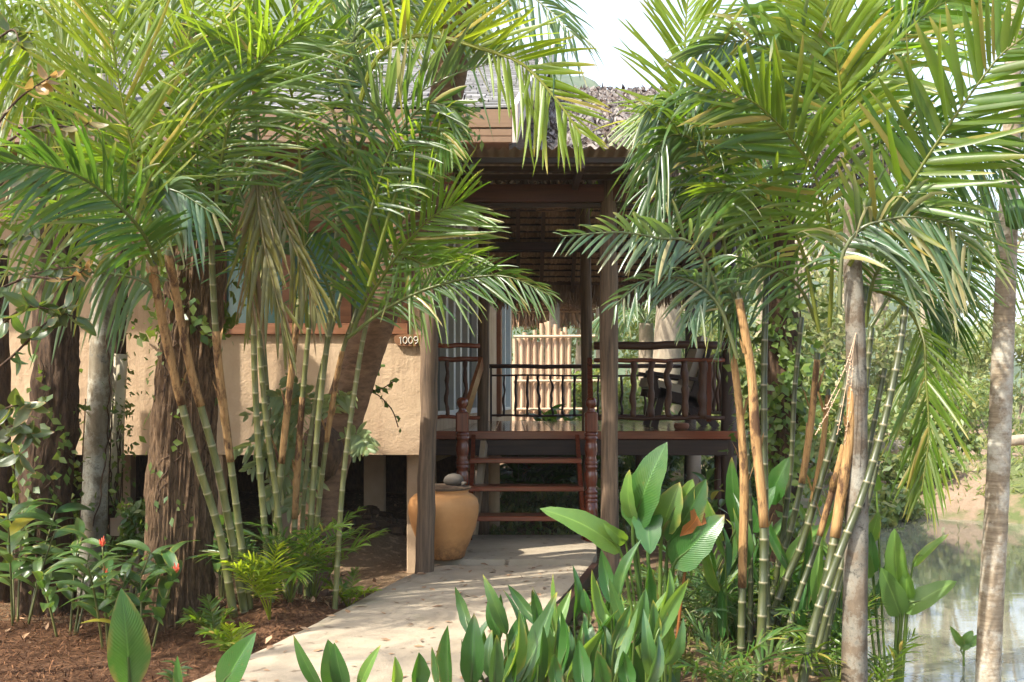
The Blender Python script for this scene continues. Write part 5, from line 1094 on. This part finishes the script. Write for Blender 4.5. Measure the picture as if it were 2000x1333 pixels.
bush((at(20,0,6.9).x, 6.9), (.30,.2,.75), 500, .075, 'leafy shrub at the left edge against the ochre wall', 'vine', nb=10)

# ------------------------------------------------------------------ behind and under the veranda
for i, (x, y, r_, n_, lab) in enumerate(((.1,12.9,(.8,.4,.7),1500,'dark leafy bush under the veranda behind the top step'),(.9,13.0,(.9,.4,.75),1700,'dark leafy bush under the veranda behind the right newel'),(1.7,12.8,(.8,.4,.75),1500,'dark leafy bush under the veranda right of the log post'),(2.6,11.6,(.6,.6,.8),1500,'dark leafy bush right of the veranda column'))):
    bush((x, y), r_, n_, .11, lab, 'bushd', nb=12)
ginger(1010, 12.2, 10, .75, 'dark broad leaved plant under the veranda at the left', spread=.4, ll=.34, mt='broad'); ginger(1090, 12.4, 12, .75, 'dark broad leaved plant under the veranda in the middle', spread=.45, ll=.36, mt='broad')
ginger(1240, 8.6, 8, .6, 'leafy plant in shade right of the steps', spread=.35, ll=.22, mt='ginger'); ginger(1320, 8.2, 9, .6, 'leafy plant in shade below the veranda corner', spread=.4, ll=.24, mt='ginger')
for px, Yv, mt in ((1030,13.6,'broadp'),(1085,13.7,'broad'),(1120,13.5,'broadp')):
    ginger(px, Yv, 6, 1.0, {1030: 'pale broad leaved plant against the back rail by the side wall', 1085: 'broad leaved plant behind the middle of the back rail', 1120: 'pale broad leaved plant behind the back rail near the right newel'}[px], spread=.3, ll=.42, mt=mt)
for i, (px, Yv, r_, lab) in enumerate(((1150,19.8,(.9,.8,2.0),'sunny bush right of the bamboo fence'),(1210,16.2,(.9,.8,1.4),'sunny bush behind the lounge chair'),(1235,19.5,(1.3,1,2.8),'tall sunny bush behind the right log post'),(1290,15.2,(.8,.7,1.2),'low sunny bush behind the right railing'),(1060,25,(1.4,1,2.9),'dark rounded bush behind the bamboo fence'),(1390,17,(1.3,1,2.2),'leafy bush behind the veranda corner post'),(1340,21,(1.6,1.2,3.2),'tall pale bush between the two far palms'),(1480,16,(1.2,1,1.9),'leafy bush behind the dark fibrous trunk'),(1560,14.6,(.9,.8,1.3),'bush on the pond shore behind the right canes'),(1650,17,(1.4,1,1.6),'bush across the pond behind the pale palm trunk'))):
    bush(((px-1000)/F*Yv, Yv), r_, 2300, .14, lab, 'bushd' if i == 4 else 'bush', nb=14)
T = thing('bottle_palm', ((1302-1000)/F*17, 17, 0), 'stout grey ringed palm trunk behind the veranda chair', 'palm'); x = (1302-1000)/F*17
mb, _c = trunk_mesh([(x,17,-.2),(x,17,1.4),(x+.02,17,2.6),(x+.03,17,3.4),(x+.03,17,4.4)], [.24,.25,.21,.13,.10], 24, 50, rings=18); part('trunk', mb, M['bark_far'], T, smooth=True)
for a in range(10): free_frond(T, (x+.03, 17, 4.3), a*36, random.uniform(10, 60), 2.2, 110, 'palm', L=.6, n=30, wd=.05, droop=.5)
T = thing('thin_palm', ((1262-1000)/F*18, 18, 0), 'thin palm with drooping grey fronds left of the stout ringed palm', 'palm'); x = (1262-1000)/F*18
mb, _c = trunk_mesh([(x,18,-.2),(x,18,1.4),(x,18,2.5)], [.15,.14,.13], 18, 30, rings=14); part('trunk', mb, M['bark_far'], T, smooth=True)
for a in range(9): free_frond(T, (x, 18, 2.5), a*40, random.uniform(10, 60), 1.3, 120, 'palmt', L=.4, n=24, wd=.05, droop=.5)

# ------------------------------------------------------------------ far trees
far = [((1130,24),7,'pale leafy tree behind the thatched hut'),((1260,28),9,'tall pale tree far behind the stout ringed palm'),((1420,26),8,'pale tree behind the veranda corner post'),((1540,24),8.5,'pale tree behind the dark fibrous trunk'),((1640,30),10,'tall pale tree rising behind the pale palm trunk'),((1725,26),7,'small pale tree on the far bank left of the hanging frond'),((1800,34),11,'tall hazy tree on the far bank behind the hanging frond'),((1870,28),7.5,'thin stemmed pale tree on the far bank'),((1960,36),11,'tall hazy tree behind the slim grey palm'),((2050,27),8,'pale tree at the right edge of the far bank'),((1480,38),12,'tall hazy tree far behind the right cane clump'),((1340,40),11,'hazy tree far behind the veranda')]
for (px, Yv), h, lab in far:
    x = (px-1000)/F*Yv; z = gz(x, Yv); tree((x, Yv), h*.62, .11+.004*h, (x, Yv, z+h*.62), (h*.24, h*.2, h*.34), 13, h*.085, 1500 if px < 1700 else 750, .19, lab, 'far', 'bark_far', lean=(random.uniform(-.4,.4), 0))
lf = [((560,23),7.5,'yellow green tree above the shingle roof beside the leaning trunk'),((760,19),8.5,'tall yellow green tree rising behind the shingle roof'),((60,19),8.,'leafy tree behind the left end of the roof')]
for (px, Yv), h, lab in lf:
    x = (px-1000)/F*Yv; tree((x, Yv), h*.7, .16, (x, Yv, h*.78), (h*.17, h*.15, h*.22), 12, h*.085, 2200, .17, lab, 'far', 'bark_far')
T = thing('coconut_palm', (-2.9, 22, 0), 'far coconut palm with drooping fronds above the shingle roof', 'palm')
mb, _c = trunk_mesh([(-2.9,22,-.2),(-2.8,22,4),(-2.6,22,8.6)], [.2,.16,.14], 16, 40, rings=26); part('trunk', mb, M['bark_far'], T, smooth=True)
for a in range(13): free_frond(T, (-2.6, 22, 8.6), a*27.7, random.uniform(-10, 55), 3.0, 95, 'palmy', L=.75, n=32, wd=.06, droop=.7)
for i, (px, Yv, r_) in enumerate(((1640,23,(1.6,1.2,2.6)),(1730,25,(1.8,1.2,2.9)),(1820,27,(1.9,1.2,3.2)),(1910,24,(1.6,1.2,2.4)),(1990,26,(1.9,1.2,3.0)),(1580,27,(2.,1.2,3.6)),(1470,24,(1.8,1.2,3.0)))):
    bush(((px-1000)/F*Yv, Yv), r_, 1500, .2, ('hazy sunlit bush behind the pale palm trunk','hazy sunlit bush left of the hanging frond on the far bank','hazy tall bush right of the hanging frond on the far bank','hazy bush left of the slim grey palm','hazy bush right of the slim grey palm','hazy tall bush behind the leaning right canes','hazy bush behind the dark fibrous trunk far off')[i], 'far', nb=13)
# bank growth, far clutter
mb = MB(); n = 26000; xx = rng.uniform(3.2, 16, n); yy = rng.uniform(11.3, 22, n); zz_ = terrain(xx, yy); k = (zz_ > WZ+.06); k &= (np.sin(xx*1.7+yy)*.5+np.sin(yy*2.1-xx*.6)*.5+rng.normal(0, .4, n)) > -.2; C = np.stack([xx, yy, zz_+rng.uniform(0, .07, n)], 1)[k]
V, Fc = leafcloud(C, rng.uniform(.06, .20, len(C)), unit(len(C))+np.array([0, 0, 1.0]), unit(len(C))+np.array([0, -.8, .2]), .22); g = npart('bank_grass', V, Fc, ML['bush'], None, tint=np.repeat(rng.random(len(C))*.5, 5), smooth=False, kind='stuff'); g['label'] = 'tufts of grass and weeds on the far pond bank'; g['category'] = 'grass'
for i, (px, Yv, r_) in enumerate(((1760,14.4,(.9,.6,.5)),(1835,15.6,(1.,.6,.5)),(1735,13.6,(.7,.5,.55)),(1700,12.9,(.6,.5,.6)),(1830,18.5,(1.2,.8,.9)),(1930,19.5,(1.4,.9,1.1)),(1770,20.5,(1.3,.9,1.3)))):
    bush(((px-1000)/F*Yv, Yv), r_, 1300, .13, ('low green weeds on the far bank slope under the hanging frond','low green weeds higher on the far bank slope right of the hanging frond','leafy bush at the waterline left of the far bank','leafy weeds on the pond corner behind the pale canna','bush on top of the far bank behind the hanging frond','bush on top of the far bank behind the slim grey palm','bush behind the low grey wall on the far bank')[i], 'bush', nb=10)
Wl = MB(); Wl.box((5.9, 17.0, -.1), (7.1, 17.15, .42), bev=.01); tag(part('low_wall', Wl, M['rock']), 'low grey concrete wall on the far bank', 'wall')
Lg = log((8.2,16.6,.42), (10.2,16.9,.62), .09, .07); tag(part('fallen_log', Lg, M['bark_far'], smooth=True), 'grey fallen log lying on the far bank', 'log')

# ------------------------------------------------------------------ ground cover: litter, mulch fibre, grass
def scatter(n, x0, x1, y0, y1, size, wr, up, mt, name, label, cat, keep=None, lift=.012):
    xx = rng.uniform(x0, x1, n); yy = rng.uniform(y0, y1, n); k = np.ones(n, bool) if keep is None else keep(xx, yy); xx, yy = xx[k], yy[k]; n = len(xx)
    C = np.stack([xx, yy, terrain(xx, yy)+lift*rng.uniform(.3, 1.8, n)], 1); Dr = unit(n)*np.array([1, 1, up]); Nn = unit(n)*.45+np.array([0, 0, 1.])
    V, Fc = leafcloud(C, rng.uniform(size*.5, size*1.4, n), Dr, Nn, wr, .2, .1); o = npart(name, V, Fc, mt, None, tint=np.repeat(rng.random(n), 5), smooth=False, kind='stuff'); o['label'] = label; o['category'] = cat; return o
offpath = lambda x, y: ~((y > 1.5) & (y < 8.5) & (x > -1.39+(y-4.21)*.26-.02) & (x < -.09+(y-4.39)*.235+.05))
scatter(26000, -4.2, -.5, 3.6, 6.9, .045, .13, .45, M['fibre'], 'mulch_fibre', 'loose reddish coir mulch covering the bed', 'mulch', lambda x, y: offpath(x, y) & ((y < 6.1) | (x < -2.2)), .014)
scatter(2600, -4.2, 3.4, 5.3, 13, .06, .45, .7, M['litter'], 'leaf_litter', 'dry brown leaves scattered over the soil', 'leaf litter', lambda x, y: offpath(x, y) & (x < 1.7+(y-5.9)*.31))
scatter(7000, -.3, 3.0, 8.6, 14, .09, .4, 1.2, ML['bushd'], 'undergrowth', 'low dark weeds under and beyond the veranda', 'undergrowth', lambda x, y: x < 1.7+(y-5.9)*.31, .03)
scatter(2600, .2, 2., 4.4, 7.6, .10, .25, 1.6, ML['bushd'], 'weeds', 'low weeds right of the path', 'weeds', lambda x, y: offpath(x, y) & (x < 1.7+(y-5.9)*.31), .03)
n = 170; C = []
while len(C) < n:
    y = random.uniform(4.2, 8.3); x = random.uniform(-1.4, .7)
    if not offpath(np.array(x), np.array(y)): C.append((x, y, .006))
C = np.array(C); V, Fc = leafcloud(C, rng.uniform(.02, .075, n), unit(n)*np.array([1,1,.2]), unit(n)*.25+np.array([0,0,1]), .5); o = npart('path_leaves', V, Fc, M['litter'], None, tint=np.repeat(rng.random(n), 5), smooth=False, kind='stuff'); o['label'] = 'few small dry leaves lying on the path'; o['category'] = 'leaf litter'
C = []
mb = MB()
for k in range(90):
    x = random.uniform(-2.2, -.75); y = random.uniform(8.1, 9.1); r_ = random.uniform(.03, .09); mb.lathe((x, y, gz(x, y)-r_*.3), [(r_*.5,0),(r_,r_*.4),(r_*.8,r_*.9),(r_*.2,r_*1.1)], 7, wob=.5)
o = part('rubble', mb, M['bark_dark'], None, kind='stuff'); o['label'] = 'heap of clods and stones under the house'; o['category'] = 'rubble'
# ------------------------------------------------------------------ the hazy air
def f_haze(n):
    v = n('VolumePrincipled'); n.set(v, Density=.0006, Anisotropy=.25); v.inputs['Color'].default_value = (.93, .96, 1., 1); n.vol(v.outputs[0])
mb = MB(); mb.box((-1100, -30, -400), (1100, 1500, 400)); part('haze', mb, mat('hazy_air', f_haze), None, kind='stuff')
